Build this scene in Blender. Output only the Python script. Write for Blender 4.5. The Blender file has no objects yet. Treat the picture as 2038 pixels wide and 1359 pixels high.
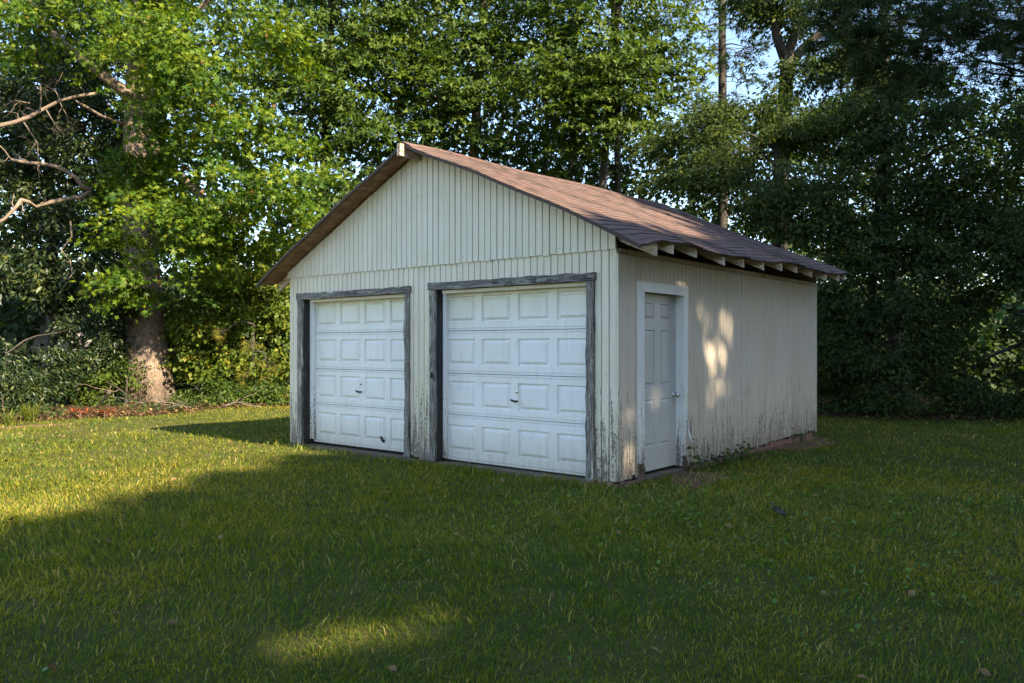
import bpy, math
import numpy as np

# ------------------------------------------------------------------ camera
F_PX, V0, HCAM = 1591.0, 687.9, 1.52
CX, CY, YAW = 4.507, -7.264, math.radians(39.35)
scene = bpy.context.scene
COL = scene.collection
cam_d = bpy.data.cameras.new('camera')
cam = bpy.data.objects.new('camera', cam_d)
COL.objects.link(cam)
cam.location = (CX, CY, HCAM)
cam.rotation_euler = (math.radians(90), 0, YAW)
cam_d.sensor_width = 36.0
cam_d.lens = 36.0 * F_PX / 2038.0
cam_d.shift_y = (V0 - 679.5) / 2038.0
cam_d.clip_start, cam_d.clip_end = 0.1, 2000
scene.camera = cam

# ------------------------------------------------------------------ light
TO_SUN = np.array([6.29, -0.27, 4.1])
TO_SUN = TO_SUN / np.linalg.norm(TO_SUN)
SUN_EL = math.asin(TO_SUN[2])
SUN_AZ = math.atan2(TO_SUN[0], TO_SUN[1])          # clockwise from +Y
world = bpy.data.worlds.new('World')
scene.world = world
world.use_nodes = True
wn = world.node_tree
wn.nodes.clear()
w_out = wn.nodes.new('ShaderNodeOutputWorld')
w_bg = wn.nodes.new('ShaderNodeBackground')
w_sky = wn.nodes.new('ShaderNodeTexSky')
w_sky.sky_type = 'NISHITA'
w_sky.sun_disc = False
w_sky.sun_elevation = SUN_EL
w_sky.sun_rotation = SUN_AZ
w_sky.air_density = 1.0
w_sky.altitude = 300
w_sky.dust_density = 0.5
w_sky.ozone_density = 1.2
w_bg.inputs['Strength'].default_value = 0.105
wn.links.new(w_sky.outputs[0], w_bg.inputs['Color'])
wn.links.new(w_bg.outputs[0], w_out.inputs[0])

sun_d = bpy.data.lights.new('sun', 'SUN')
sun_d.energy = 4.6
sun_d.angle = math.radians(0.8)
sun_d.color = (1.0, 0.83, 0.60)
sun = bpy.data.objects.new('sun', sun_d)
COL.objects.link(sun)
sun.location = (40, -2, 26)
sun.rotation_euler = (math.pi / 2 - SUN_EL, 0, math.pi - SUN_AZ)

scene.view_settings.view_transform = 'Standard'
scene.view_settings.look = 'None'
scene.view_settings.gamma = 1.0
scene.view_settings.use_curve_mapping = False
scene.view_settings.exposure = 2.12
scene.cycles.use_denoising = True
scene.cycles.max_bounces = 5
scene.cycles.diffuse_bounces = 3
scene.cycles.glossy_bounces = 2
scene.cycles.transmission_bounces = 4
scene.cycles.sample_clamp_indirect = 6.0

# ------------------------------------------------------------------ helpers
FW = np.array([-math.sin(YAW), math.cos(YAW), 0.0])
RT = np.array([math.cos(YAW), math.sin(YAW), 0.0])
CAM = np.array([CX, CY, HCAM])
UP = np.array([0.0, 0.0, 1.0])


def spot(u, v, d):
    """world point at bearing u, height bearing v, d metres in front of where the photographer stood"""
    return CAM + FW * d + RT * ((u - 1019.0) / F_PX * d) + UP * (-(v - V0) / F_PX * d)


def gspot(u, d):
    p = spot(u, V0, d)
    return np.array([p[0], p[1], 0.0])


def tag(o, label=None, cat=None, group=None, kind=None):
    if label: o['label'] = label
    if cat: o['category'] = cat
    if group: o['group'] = group
    if kind: o['kind'] = kind
    return o


def link(name, me, parent=None):
    o = bpy.data.objects.new(name, me)
    COL.objects.link(o)
    if parent is not None:
        o.parent = parent
    return o


def empty(name, loc=(0, 0, 0)):
    o = bpy.data.objects.new(name, None)
    o.empty_display_size = 0.3
    COL.objects.link(o)
    o.location = loc
    return o


class MB:
    """collects faces for ONE mesh"""

    def __init__(self):
        self.v, self.f = [], []

    def add(self, verts, faces):
        n = len(self.v)
        self.v += [tuple(map(float, p)) for p in verts]
        self.f += [tuple(i + n for i in f) for f in faces]
        return self

    def box(self, x0, x1, y0, y1, z0, z1):
        return self.add([(x0, y0, z0), (x1, y0, z0), (x1, y1, z0), (x0, y1, z0),
                         (x0, y0, z1), (x1, y0, z1), (x1, y1, z1), (x0, y1, z1)],
                        [(0, 3, 2, 1), (4, 5, 6, 7), (0, 1, 5, 4), (1, 2, 6, 5), (2, 3, 7, 6), (3, 0, 4, 7)])

    def loft(self, rings, cap=True):
        n = len(rings[0])
        vs = [p for r in rings for p in r]
        fs = []
        for i in range(len(rings) - 1):
            for j in range(n):
                a, b = i * n + j, i * n + (j + 1) % n
                fs.append((a, b, b + n, a + n))
        if cap:
            fs.append(tuple(range(n - 1, -1, -1)))
            fs.append(tuple((len(rings) - 1) * n + j for j in range(n)))
        return self.add(vs, fs)

    def tube(self, pts, radii, n=8, wob=0.0, rng=None, flute=None):
        pts = [np.array(p, float) for p in pts]
        rings = []
        ref = np.array([0.3, 0.9, 0.1])
        for i, p in enumerate(pts):
            t = pts[min(i + 1, len(pts) - 1)] - pts[max(i - 1, 0)]
            t = t / (np.linalg.norm(t) + 1e-9)
            a = np.cross(t, ref)
            if np.linalg.norm(a) < 0.1: a = np.cross(t, np.array([1.0, 0, 0]))
            a /= np.linalg.norm(a)
            b = np.cross(t, a)
            ring = []
            for j in range(n):
                th = 2 * math.pi * j / n
                r = radii[i]
                if rng is not None and wob: r *= 1 + wob * rng.normal()
                if flute: r *= flute(i, th)
                ring.append(p + r * (math.cos(th) * a + math.sin(th) * b))
            rings.append(ring)
        return self.loft(rings)

    def build(self, name, mat, parent=None, smooth=False):
        me = bpy.data.meshes.new(name)
        me.from_pydata(self.v, [], self.f)
        if mat: me.materials.append(mat)
        if getattr(self, 'dark', None):
            me.materials.append(M['tar_edge'])
            for i in self.dark: me.polygons[i].material_index = 1
        if smooth:
            me.polygons.foreach_set('use_smooth', [True] * len(me.polygons))
        me.update()
        return link(name, me, parent)


def big_mesh(name, V, Fc, mat, parent=None, tint=None):
    """large mesh from arrays, every face with the same number of corners"""
    V = np.ascontiguousarray(V, dtype=np.float32).reshape(-1, 3)
    Fc = np.ascontiguousarray(Fc, dtype=np.int32)
    n, k = Fc.shape
    me = bpy.data.meshes.new(name)
    me.vertices.add(len(V))
    me.vertices.foreach_set('co', V.ravel())
    me.loops.add(n * k)
    me.loops.foreach_set('vertex_index', Fc.ravel())
    me.polygons.add(n)
    me.polygons.foreach_set('loop_start', np.arange(0, n * k, k, dtype=np.int32))
    me.polygons.foreach_set('loop_total', np.full(n, k, dtype=np.int32))
    if tint is not None:
        at = me.attributes.new('tint', 'FLOAT', 'POINT')
        at.data.foreach_set('value', np.ascontiguousarray(tint, dtype=np.float32))
    me.materials.append(mat)
    me.update(calc_edges=True)
    return link(name, me, parent)


def unit(a):
    return a / (np.linalg.norm(a, axis=-1, keepdims=True) + 1e-9)


# ------------------------------------------------------------------ materials
def mat_new(name):
    m = bpy.data.materials.new(name)
    m.use_nodes = True
    nt = m.node_tree
    b = nt.nodes['Principled BSDF']
    return m, nt, b


def nd(nt, typ, **kw):
    n = nt.nodes.new(typ)
    for k, v in kw.items():
        if k in n.inputs: n.inputs[k].default_value = v
        else: setattr(n, k, v)
    return n


def ramp(nt, stops):
    r = nt.nodes.new('ShaderNodeValToRGB')
    els = r.color_ramp.elements
    while len(els) < len(stops): els.new(0.5)
    for e, (p, c) in zip(els, stops):
        e.position = p
        e.color = (c[0], c[1], c[2], 1) if len(c) == 3 else c
    return r


def noise(nt, scale, detail=4, rough=0.55, vec=None, dist=0.0):
    n = nd(nt, 'ShaderNodeTexNoise')
    n.inputs['Scale'].default_value = scale
    n.inputs['Detail'].default_value = detail
    n.inputs['Roughness'].default_value = rough
    n.inputs['Distortion'].default_value = dist
    if vec is not None: nt.links.new(vec, n.inputs['Vector'])
    return n


def mapping(nt, src, scale=(1, 1, 1), loc=(0, 0, 0)):
    m = nd(nt, 'ShaderNodeMapping')
    m.inputs['Scale'].default_value = scale
    m.inputs['Location'].default_value = loc
    nt.links.new(src, m.inputs['Vector'])
    return m.outputs[0]


def mixc(nt, fac, a, b, mode='MIX'):
    m = nd(nt, 'ShaderNodeMix', data_type='RGBA', blend_type=mode)
    for sock, val in ((m.inputs[0], fac), (m.inputs[6], a), (m.inputs[7], b)):
        if hasattr(val, 'links') or isinstance(val, bpy.types.NodeSocket): nt.links.new(val, sock)
        elif isinstance(val, (int, float)): sock.default_value = val
        else: sock.default_value = (val[0], val[1], val[2], 1)
    return m.outputs[2]


def math_n(nt, op, a, b=None, clamp=False):
    m = nd(nt, 'ShaderNodeMath', operation=op, use_clamp=clamp)
    for sock, val in ((m.inputs[0], a), (m.inputs[1], b)):
        if val is None: continue
        if isinstance(val, bpy.types.NodeSocket): nt.links.new(val, sock)
        else: sock.default_value = val
    return m.outputs[0]


def maprange(nt, val, a, b, c=0.0, d=1.0):
    m = nd(nt, 'ShaderNodeMapRange')
    nt.links.new(val, m.inputs[0])
    for i, x in zip((1, 2, 3, 4), (a, b, c, d)): m.inputs[i].default_value = x
    return m.outputs[0]


def bump(nt, b, h, strength=0.3, dist=0.01):
    n = nd(nt, 'ShaderNodeBump')
    n.inputs['Strength'].default_value = strength
    n.inputs['Distance'].default_value = dist
    nt.links.new(h, n.inputs['Height'])
    nt.links.new(n.outputs[0], b.inputs['Normal'])


def geo_pos(nt):
    return nd(nt, 'ShaderNodeNewGeometry').outputs['Position']


def siding_mat(name, paint, wear_lo, wear_hi, rot=0.0, grime=0.5):
    """old painted boards: paint peels to grey wood, mostly where splash water keeps the boards wet"""
    m, nt, b = mat_new(name)
    pos = geo_pos(nt)
    rnd = nd(nt, 'ShaderNodeObjectInfo').outputs['Random']
    sep = nd(nt, 'ShaderNodeSeparateXYZ'); nt.links.new(pos, sep.inputs[0])
    off = nd(nt, 'ShaderNodeVectorMath', operation='ADD')
    comb = nd(nt, 'ShaderNodeCombineXYZ')
    for i in range(3): nt.links.new(math_n(nt, 'MULTIPLY', rnd, 17.0 + 5 * i), comb.inputs[i])
    nt.links.new(pos, off.inputs[0]); nt.links.new(comb.outputs[0], off.inputs[1])
    streak = noise(nt, 1.0, 6, 0.65, mapping(nt, off.outputs[0], (26, 26, 2.2)))
    spots = noise(nt, 1.0, 3, 0.6, mapping(nt, off.outputs[0], (70, 70, 34)))
    blot = noise(nt, 1.0, 4, 0.6, mapping(nt, pos, (0.9, 0.9, 0.7)))
    base = mixc(nt, maprange(nt, rnd, 0, 1, 0.0, 0.5), paint, (paint[0] * .86, paint[1] * .88, paint[2] * .90))
    base = mixc(nt, maprange(nt, blot.outputs[0], 0.42, 0.7, 0, grime), base, (paint[0] * .80, paint[1] * .80, paint[2] * .66))
    base = mixc(nt, maprange(nt, streak.outputs[0], 0.45, 0.75, 0, 0.35), base, (paint[0] * .70, paint[1] * .68, paint[2] * .62))
    wood = ramp(nt, [(0.3, (0.035, 0.028, 0.022)), (0.7, (0.20, 0.165, 0.13))])
    nt.links.new(streak.outputs[0], wood.inputs[0])
    dirt = math_n(nt, 'MULTIPLY', maprange(nt, math_n(nt, 'ADD', sep.outputs[2], math_n(nt, 'MULTIPLY', streak.outputs[0], 0.9)), 1.15, 0.45, 0, 0.6), 1.0, True)
    base = mixc(nt, dirt, base, (0.26, 0.21, 0.16))      # soil splashed up the lowest part of the boards
    # wear: threshold on noise that loosens towards the ground
    low = maprange(nt, sep.outputs[2], 0.05, 1.5, wear_lo, wear_hi)
    wn_ = math_n(nt, 'ADD', math_n(nt, 'MULTIPLY', streak.outputs[0], 0.62), math_n(nt, 'MULTIPLY', spots.outputs[0], 0.38))
    wear = math_n(nt, 'MULTIPLY', math_n(nt, 'SUBTRACT', wn_, low), 22.0, True)
    # nail heads and knots: small dark dots
    vo = nd(nt, 'ShaderNodeTexVoronoi')
    vo.inputs['Scale'].default_value = 1.0
    nt.links.new(mapping(nt, off.outputs[0], (13, 13, 6.5)), vo.inputs['Vector'])
    dot = math_n(nt, 'MULTIPLY', math_n(nt, 'LESS_THAN', vo.outputs['Distance'], 0.052), 0.85)
    base = mixc(nt, dot, base, (0.03, 0.022, 0.018))
    col = mixc(nt, wear, base, wood.outputs[0])
    nt.links.new(col, b.inputs['Base Color'])
    b.inputs['Roughness'].default_value = 0.62
    h = math_n(nt, 'SUBTRACT', streak.outputs[0], math_n(nt, 'MULTIPLY', wear, 0.8))
    bump(nt, b, h, 0.35, 0.006)
    return m


M = {}
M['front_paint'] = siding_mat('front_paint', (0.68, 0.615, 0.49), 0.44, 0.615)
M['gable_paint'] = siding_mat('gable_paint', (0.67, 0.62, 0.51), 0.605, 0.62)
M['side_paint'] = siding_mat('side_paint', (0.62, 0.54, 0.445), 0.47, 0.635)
M['trim_paint'] = siding_mat('trim_paint', (0.80, 0.80, 0.78), 0.48, 0.63, grime=0.25)


def simple(name, col, rough=0.5, metal=0.0, var=0.0, scale=8.0, bmp=0.0):
    m, nt, b = mat_new(name)
    b.inputs['Roughness'].default_value = rough
    b.inputs['Metallic'].default_value = metal
    if var:
        n = noise(nt, scale, 6, 0.6, geo_pos(nt))
        r = ramp(nt, [(0.3, [c * (1 - var) for c in col]), (0.7, [min(1, c * (1 + var)) for c in col])])
        nt.links.new(n.outputs[0], r.inputs[0])
        nt.links.new(r.outputs[0], b.inputs['Base Color'])
        if bmp: bump(nt, b, n.outputs[0], bmp, 0.01)
    else:
        b.inputs['Base Color'].default_value = (*col, 1)
    return m


def door_mat():
    m, nt, b = mat_new('door_steel')
    pos = geo_pos(nt)
    sep = nd(nt, 'ShaderNodeSeparateXYZ'); nt.links.new(pos, sep.inputs[0])
    n1 = noise(nt, 1.0, 5, 0.6, mapping(nt, pos, (3, 3, 1.2)))
    n2 = noise(nt, 1.0, 2, 0.5, mapping(nt, pos, (46, 46, 46)))
    n3 = noise(nt, 1.0, 4, 0.7, mapping(nt, pos, (14, 14, 2.5)))
    base = mixc(nt, maprange(nt, n1.outputs[0], 0.35, 0.7, 0, 0.6), (0.75, 0.745, 0.72), (0.66, 0.655, 0.615))
    top = maprange(nt, math_n(nt, 'ADD', sep.outputs[2], math_n(nt, 'MULTIPLY', n1.outputs[0], 0.5)), 2.0, 2.5, 0, 0.55)
    base = mixc(nt, top, base, (0.62, 0.58, 0.34))                       # yellowish tint growing towards the top of the door
    base = mixc(nt, maprange(nt, n3.outputs[0], 0.5, 0.75, 0, 0.4), base, (0.50, 0.50, 0.45))
    chip = math_n(nt, 'MULTIPLY', math_n(nt, 'SUBTRACT', n2.outputs[0], maprange(nt, sep.outputs[2], 0.05, 1.1, 0.66, 0.77)), 30, True)
    base = mixc(nt, chip, base, (0.06, 0.045, 0.035))
    splash = maprange(nt, math_n(nt, 'ADD', sep.outputs[2], math_n(nt, 'MULTIPLY', n3.outputs[0], 0.8)), 0.95, 0.42, 0, 0.7)
    base = mixc(nt, math_n(nt, 'MULTIPLY', splash, 1.0, True), base, (0.36, 0.31, 0.24))
    nt.links.new(base, b.inputs['Base Color'])
    b.inputs['Roughness'].default_value = 0.5
    bump(nt, b, n1.outputs[0], 0.25, 0.03)
    return m


M['door_steel'] = door_mat()
M['entry_door'] = simple('entry_door', (0.43, 0.435, 0.42), 0.42, var=0.08, scale=2.5)


def weathered_wood(name, axis, dark, light):
    m, nt, b = mat_new(name)
    pos = geo_pos(nt)
    rnd = nd(nt, 'ShaderNodeObjectInfo').outputs['Random']
    off = nd(nt, 'ShaderNodeVectorMath', operation='ADD')
    comb = nd(nt, 'ShaderNodeCombineXYZ')
    for i in range(3): nt.links.new(math_n(nt, 'MULTIPLY', rnd, 9.0 + 3 * i), comb.inputs[i])
    nt.links.new(pos, off.inputs[0]); nt.links.new(comb.outputs[0], off.inputs[1])
    s = [30, 30, 30]; s[axis] = 3.0
    n1 = noise(nt, 1.0, 3, 0.5, mapping(nt, off.outputs[0], [x * .35 for x in s]), 1.2)
    n2 = noise(nt, 1.0, 6, 0.7, mapping(nt, off.outputs[0], [x * 3.0 for x in s]))
    rings = nd(nt, 'ShaderNodeMath', operation='SINE')
    nt.links.new(math_n(nt, 'MULTIPLY', n1.outputs[0], 55.0), rings.inputs[0])
    g = math_n(nt, 'ADD', math_n(nt, 'MULTIPLY', rings.outputs[0], 0.17), n2.outputs[0])
    r = ramp(nt, [(0.25, dark), (0.5, [(a + c) * .42 for a, c in zip(dark, light)]), (0.8, light)])
    nt.links.new(g, r.inputs[0])
    n3 = noise(nt, 1.0, 3, 0.6, mapping(nt, off.outputs[0], [x * .12 for x in s]))
    col = mixc(nt, maprange(nt, n3.outputs[0], 0.5, 0.68, 0, 0.75), r.outputs[0], [d * .6 for d in dark])
    n4 = noise(nt, 1.0, 5, 0.7, mapping(nt, off.outputs[0], [x * .8 for x in s]))
    col = mixc(nt, math_n(nt, 'MULTIPLY', math_n(nt, 'SUBTRACT', n4.outputs[0], 0.60), 14.0, True), col, [min(1, d * 1.7) for d in light])
    col = mixc(nt, math_n(nt, 'MULTIPLY', math_n(nt, 'SUBTRACT', 0.40, n4.outputs[0]), 14.0, True), col, [d * .35 for d in dark])
    nt.links.new(col, b.inputs['Base Color'])
    b.inputs['Roughness'].default_value = 0.85
    bump(nt, b, g, 0.6, 0.008)
    return m


M['grey_wood_x'] = weathered_wood('grey_wood_x', 0, (0.030, 0.027, 0.024), (0.30, 0.28, 0.25))
M['grey_wood_z'] = weathered_wood('grey_wood_z', 2, (0.050, 0.044, 0.038), (0.36, 0.33, 0.29))
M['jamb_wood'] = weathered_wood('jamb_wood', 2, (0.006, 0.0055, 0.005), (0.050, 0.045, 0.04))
M['rafter_wood'] = weathered_wood('rafter_wood', 0, (0.38, 0.29, 0.20), (0.74, 0.64, 0.49))
M['ridge_wood'] = weathered_wood('ridge_wood', 1, (0.22, 0.13, 0.09), (0.62, 0.50, 0.40))
M['rotten_wood'] = simple('rotten_wood', (0.09, 0.06, 0.04), 0.9, var=0.6, scale=30, bmp=0.6)
M['dark_sheathing'] = simple('dark_sheathing', (0.03, 0.025, 0.02), 0.9)
M['black_metal'] = simple('black_metal', (0.012, 0.012, 0.012), 0.4)
M['chrome'] = simple('chrome', (0.55, 0.55, 0.55), 0.22, metal=1.0)
M['black_plastic'] = simple('black_plastic', (0.012, 0.012, 0.014), 0.28)
M['concrete'] = simple('concrete', (0.13, 0.098, 0.066), 0.9, var=0.35, scale=9, bmp=0.4)
M['brick'] = simple('brick', (0.20, 0.10, 0.07), 0.9, var=0.45, scale=24, bmp=0.5)


def osb_mat():
    m, nt, b = mat_new('osb')
    v = nd(nt, 'ShaderNodeTexVoronoi')
    nt.links.new(mapping(nt, geo_pos(nt), (16, 9, 16)), v.inputs['Vector'])
    v.inputs['Scale'].default_value = 1.0
    n = noise(nt, 14, 5, 0.6, geo_pos(nt))
    r = ramp(nt, [(0.0, (0.10, 0.055, 0.03)), (0.5, (0.26, 0.15, 0.085)), (1.0, (0.48, 0.33, 0.21))])
    nt.links.new(mixc(nt, 0.4, v.outputs['Color'], n.outputs[0]), r.inputs[0])
    nt.links.new(r.outputs[0], b.inputs['Base Color'])
    b.inputs['Roughness'].default_value = 0.9
    return m


M['osb'] = osb_mat()


def shingle_mat():
    m, nt, b = mat_new('shingle')
    pos = geo_pos(nt)
    rnd = nd(nt, 'ShaderNodeObjectInfo').outputs['Random']
    n1 = noise(nt, 1.0, 3, 0.5, mapping(nt, pos, (1.5, 3.3, 1.5)))
    n2 = noise(nt, 160, 2, 0.6, pos)
    n3 = noise(nt, 0.7, 4, 0.6, pos)
    comb = nd(nt, 'ShaderNodeCombineXYZ')
    sep = nd(nt, 'ShaderNodeSeparateXYZ'); nt.links.new(pos, sep.inputs[0])
    nt.links.new(math_n(nt, 'MULTIPLY', rnd, 91.0), comb.inputs[0])
    nt.links.new(math_n(nt, 'FLOOR', math_n(nt, 'ADD', math_n(nt, 'MULTIPLY', sep.outputs[1], 3.2), math_n(nt, 'MULTIPLY', rnd, 7.0))), comb.inputs[1])
    wh = nd(nt, 'ShaderNodeTexWhiteNoise'); nt.links.new(comb.outputs[0], wh.inputs[0])
    c = mixc(nt, maprange(nt, wh.outputs[0], 0, 1, 0, 0.55), (0.150, 0.078, 0.058), (0.098, 0.056, 0.046))
    c = mixc(nt, maprange(nt, n3.outputs[0], 0.4, 0.7, 0, 0.5), c, (0.145, 0.098, 0.078))
    c = mixc(nt, maprange(nt, n2.outputs[0], 0.35, 0.75, 0, 0.6), c, (0.085, 0.06, 0.055))
    nt.links.new(c, b.inputs['Base Color'])
    b.inputs['Roughness'].default_value = 0.92
    bump(nt, b, n2.outputs[0], 0.5, 0.006)
    return m


M['shingle'] = shingle_mat()
M['tar_edge'] = simple('tar_edge', (0.042, 0.028, 0.024), 0.8)


def bark_mat(name, dark, light, sc=1.0, vert=0.16):
    m, nt, b = mat_new(name)
    pos = geo_pos(nt)
    n1 = noise(nt, 1.0, 8, 0.65, mapping(nt, pos, (20 * sc, 20 * sc, 20 * sc * vert)), 0.4)
    n2 = noise(nt, 1.4, 3, 0.6, pos)
    v = nd(nt, 'ShaderNodeTexVoronoi', feature='DISTANCE_TO_EDGE')
    nt.links.new(mapping(nt, pos, (24 * sc, 24 * sc, 24 * sc * vert)), v.inputs['Vector'])
    v.inputs['Scale'].default_value = 1.0
    h = math_n(nt, 'ADD', n1.outputs[0], math_n(nt, 'MULTIPLY', v.outputs[0], 0.8))
    r = ramp(nt, [(0.35, dark), (0.95, light)])
    nt.links.new(h, r.inputs[0])
    c = mixc(nt, maprange(nt, n2.outputs[0], 0.5, 0.72, 0, 0.5), r.outputs[0], [x * 1.25 for x in light])
    nt.links.new(c, b.inputs['Base Color'])
    b.inputs['Roughness'].default_value = 0.9
    bump(nt, b, h, 0.9, 0.03)
    return m


M['bark'] = bark_mat('bark', (0.045, 0.032, 0.024), (0.29, 0.215, 0.155))
M['pale_bark'] = bark_mat('pale_bark', (0.07, 0.05, 0.036), (0.29, 0.215, 0.155), 1.5, 0.3)
M['dark_bark'] = bark_mat('dark_bark', (0.020, 0.017, 0.014), (0.085, 0.070, 0.055), 1.2)
M['dead_wood'] = bark_mat('dead_wood', (0.08, 0.055, 0.04), (0.32, 0.245, 0.18), 2.5, 0.5)


def leaf_mat(name, stops, trans, tfac=0.4, rough=0.45, spec=0.35):
    m, nt, b = mat_new(name)
    at = nd(nt, 'ShaderNodeAttribute', attribute_name='tint')
    r = ramp(nt, stops)
    nt.links.new(at.outputs['Fac'], r.inputs[0])
    nt.links.new(r.outputs[0], b.inputs['Base Color'])
    b.inputs['Roughness'].default_value = rough
    b.inputs['Specular IOR Level'].default_value = spec
    t = nd(nt, 'ShaderNodeBsdfTranslucent')
    nt.links.new(mixc(nt, 1.0, r.outputs[0], trans, 'MULTIPLY'), t.inputs['Color'])
    mx = nd(nt, 'ShaderNodeMixShader')
    mx.inputs[0].default_value = tfac
    nt.links.new(b.outputs[0], mx.inputs[1]); nt.links.new(t.outputs[0], mx.inputs[2])
    nt.links.new(mx.outputs[0], nt.nodes['Material Output'].inputs['Surface'])
    return m


M['leaf_gum'] = leaf_mat('leaf_gum', [(0.0, (0.022, 0.058, 0.008)), (0.55, (0.062, 0.118, 0.008)), (0.97, (0.130, 0.168, 0.009)), (1.0, (0.22, 0.10, 0.03))], (1.7, 1.7, 0.4), 0.32, 0.55, 0.2)
M['leaf_mid'] = leaf_mat('leaf_mid', [(0.0, (0.024, 0.052, 0.009)), (0.6, (0.052, 0.090, 0.009)), (1.0, (0.098, 0.134, 0.011))], (1.7, 1.7, 0.5), 0.32, 0.55, 0.2)
M['leaf_glossy'] = leaf_mat('leaf_glossy', [(0.0, (0.012, 0.026, 0.009)), (0.7, (0.026, 0.046, 0.012)), (1.0, (0.085, 0.100, 0.022))], (1.6, 1.8, 0.6), 0.22, 0.42, 0.35)
M['leaf_dark'] = leaf_mat('leaf_dark', [(0.0, (0.030, 0.052, 0.018)), (0.7, (0.060, 0.088, 0.024)), (1.0, (0.125, 0.140, 0.032))], (1.8, 1.9, 0.7), 0.32, 0.65, 0.12)
M['leaf_far'] = leaf_mat('leaf_far', [(0.0, (0.018, 0.036, 0.014)), (1.0, (0.055, 0.085, 0.022))], (1.8, 2.0, 0.8), 0.3, 0.6, 0.2)
M['leaf_vine'] = leaf_mat('leaf_vine', [(0.0, (0.050, 0.085, 0.014)), (0.7, (0.090, 0.130, 0.012)), (1.0, (0.20, 0.18, 0.02))], (1.8, 1.7, 0.5), 0.35, 0.55, 0.2)
M['needle'] = leaf_mat('needle', [(0.0, (0.020, 0.042, 0.014)), (0.8, (0.045, 0.070, 0.018)), (1.0, (0.13, 0.10, 0.03))], (1.5, 1.6, 0.8), 0.2, 0.6, 0.2)
M['needle_yellow'] = leaf_mat('needle_yellow', [(0.0, (0.10, 0.12, 0.018)), (1.0, (0.26, 0.22, 0.03))], (1.8, 1.7, 0.8), 0.3, 0.6, 0.2)
M['grass'] = leaf_mat('grass', [(0.0, (0.054, 0.102, 0.020)), (0.42, (0.122, 0.155, 0.022)), (0.8, (0.235, 0.205, 0.024)), (1.0, (0.40, 0.31, 0.14))], (2.0, 1.9, 0.5), 0.42, 0.6, 0.12)
M['weed'] = leaf_mat('weed', [(0.0, (0.05, 0.11, 0.02)), (1.0, (0.12, 0.20, 0.03))], (2.0, 2.0, 0.8), 0.35, 0.45, 0.3)
M['litter'] = leaf_mat('litter', [(0.0, (0.045, 0.028, 0.016)), (0.6, (0.13, 0.075, 0.038)), (1.0, (0.28, 0.17, 0.08))], (1.2, 1.0, 0.8), 0.15, 0.8, 0.1)
M['dead_fern'] = leaf_mat('dead_fern', [(0.0, (0.09, 0.025, 0.010)), (1.0, (0.24, 0.075, 0.028))], (1.6, 1.0, 0.6), 0.3, 0.7, 0.1)


def ground_mat(name, stops, scale=3.0):
    m, nt, b = mat_new(name)
    pos = geo_pos(nt)
    n1 = noise(nt, scale, 8, 0.65, pos)
    n2 = noise(nt, scale * 14, 5, 0.7, pos)
    r = ramp(nt, stops)
    nt.links.new(math_n(nt, 'ADD', math_n(nt, 'MULTIPLY', n1.outputs[0], 0.5), math_n(nt, 'MULTIPLY', n2.outputs[0], 0.5)), r.inputs[0])
    nt.links.new(r.outputs[0], b.inputs['Base Color'])
    b.inputs['Roughness'].default_value = 0.95
    b.inputs['Specular IOR Level'].default_value = 0.0
    bump(nt, b, n2.outputs[0], 0.8, 0.03)
    return m


M['lawn'] = ground_mat('lawn', [(0.3, (0.042, 0.054, 0.018)), (0.5, (0.078, 0.084, 0.026)), (0.7, (0.14, 0.108, 0.055))])
M['forest_floor'] = ground_mat('forest_floor', [(0.3, (0.028, 0.020, 0.012)), (0.5, (0.07, 0.045, 0.026)), (0.7, (0.13, 0.085, 0.05))])
M['soil'] = ground_mat('soil', [(0.3, (0.07, 0.042, 0.026)), (0.5, (0.17, 0.105, 0.066)), (0.7, (0.30, 0.20, 0.12))], 6.0)


# ------------------------------------------------------------------ ground
def gz(x, y):
    return 0.018 * np.sin(0.9 * x + 0.4 * y) + 0.014 * np.sin(1.7 * y - 0.6 * x + 1.0)


def make_ground():
    xs = np.unique(np.concatenate([np.linspace(-600, -30, 12), np.linspace(-30, 20, 101), np.linspace(20, 600, 12)]))
    ys = np.unique(np.concatenate([np.linspace(-600, -20, 12), np.linspace(-20, 40, 121), np.linspace(40, 600, 12)]))
    X, Y = np.meshgrid(xs, ys, indexing='ij')
    fade = np.exp(-np.maximum(0, np.hypot(X, Y) - 22) / 8)
    V = np.stack([X, Y, gz(X, Y) * fade], -1).reshape(-1, 3)
    nx, ny = len(xs), len(ys)
    i, j = np.meshgrid(np.arange(nx - 1), np.arange(ny - 1), indexing='ij')
    a = (i * ny + j).ravel()
    Fc = np.stack([a, a + ny, a + ny + 1, a + 1], -1)
    o = big_mesh('ground', V, Fc, M['lawn'])
    tag(o, kind='structure')


make_ground()

# lawn edge (inside = lawn): far side polyline in world coordinates, walked from the left to the right of the view
EDGE = [(-40, -30), (-15.5, -9.0), (-13.6, -3.0), (-12.9, -0.8), (-12.7, 1.2), (-13.0, 3.0), (-12.9, 4.6), (-10.5, 7.0), (-7.0, 9.2), (-3.0, 9.9), (-0.8, 10.4),
        (0.6, 11.1), (2.3, 11.9), (4.5, 12.4), (9.5, 11.0), (11.0, 5.0), (11.5, -4.0), (11.5, -30)]
EDGE_NP = np.array(EDGE)


def inside_poly(px, py, poly):
    px, py = np.asarray(px), np.asarray(py)
    res = np.zeros(px.shape, bool)
    n = len(poly)
    j = n - 1
    for i in range(n):
        xi, yi = poly[i]; xj, yj = poly[j]
        c = ((yi > py) != (yj > py)) & (px < (xj - xi) * (py - yi) / (yj - yi + 1e-12) + xi)
        res ^= c
        j = i
    return res


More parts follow.
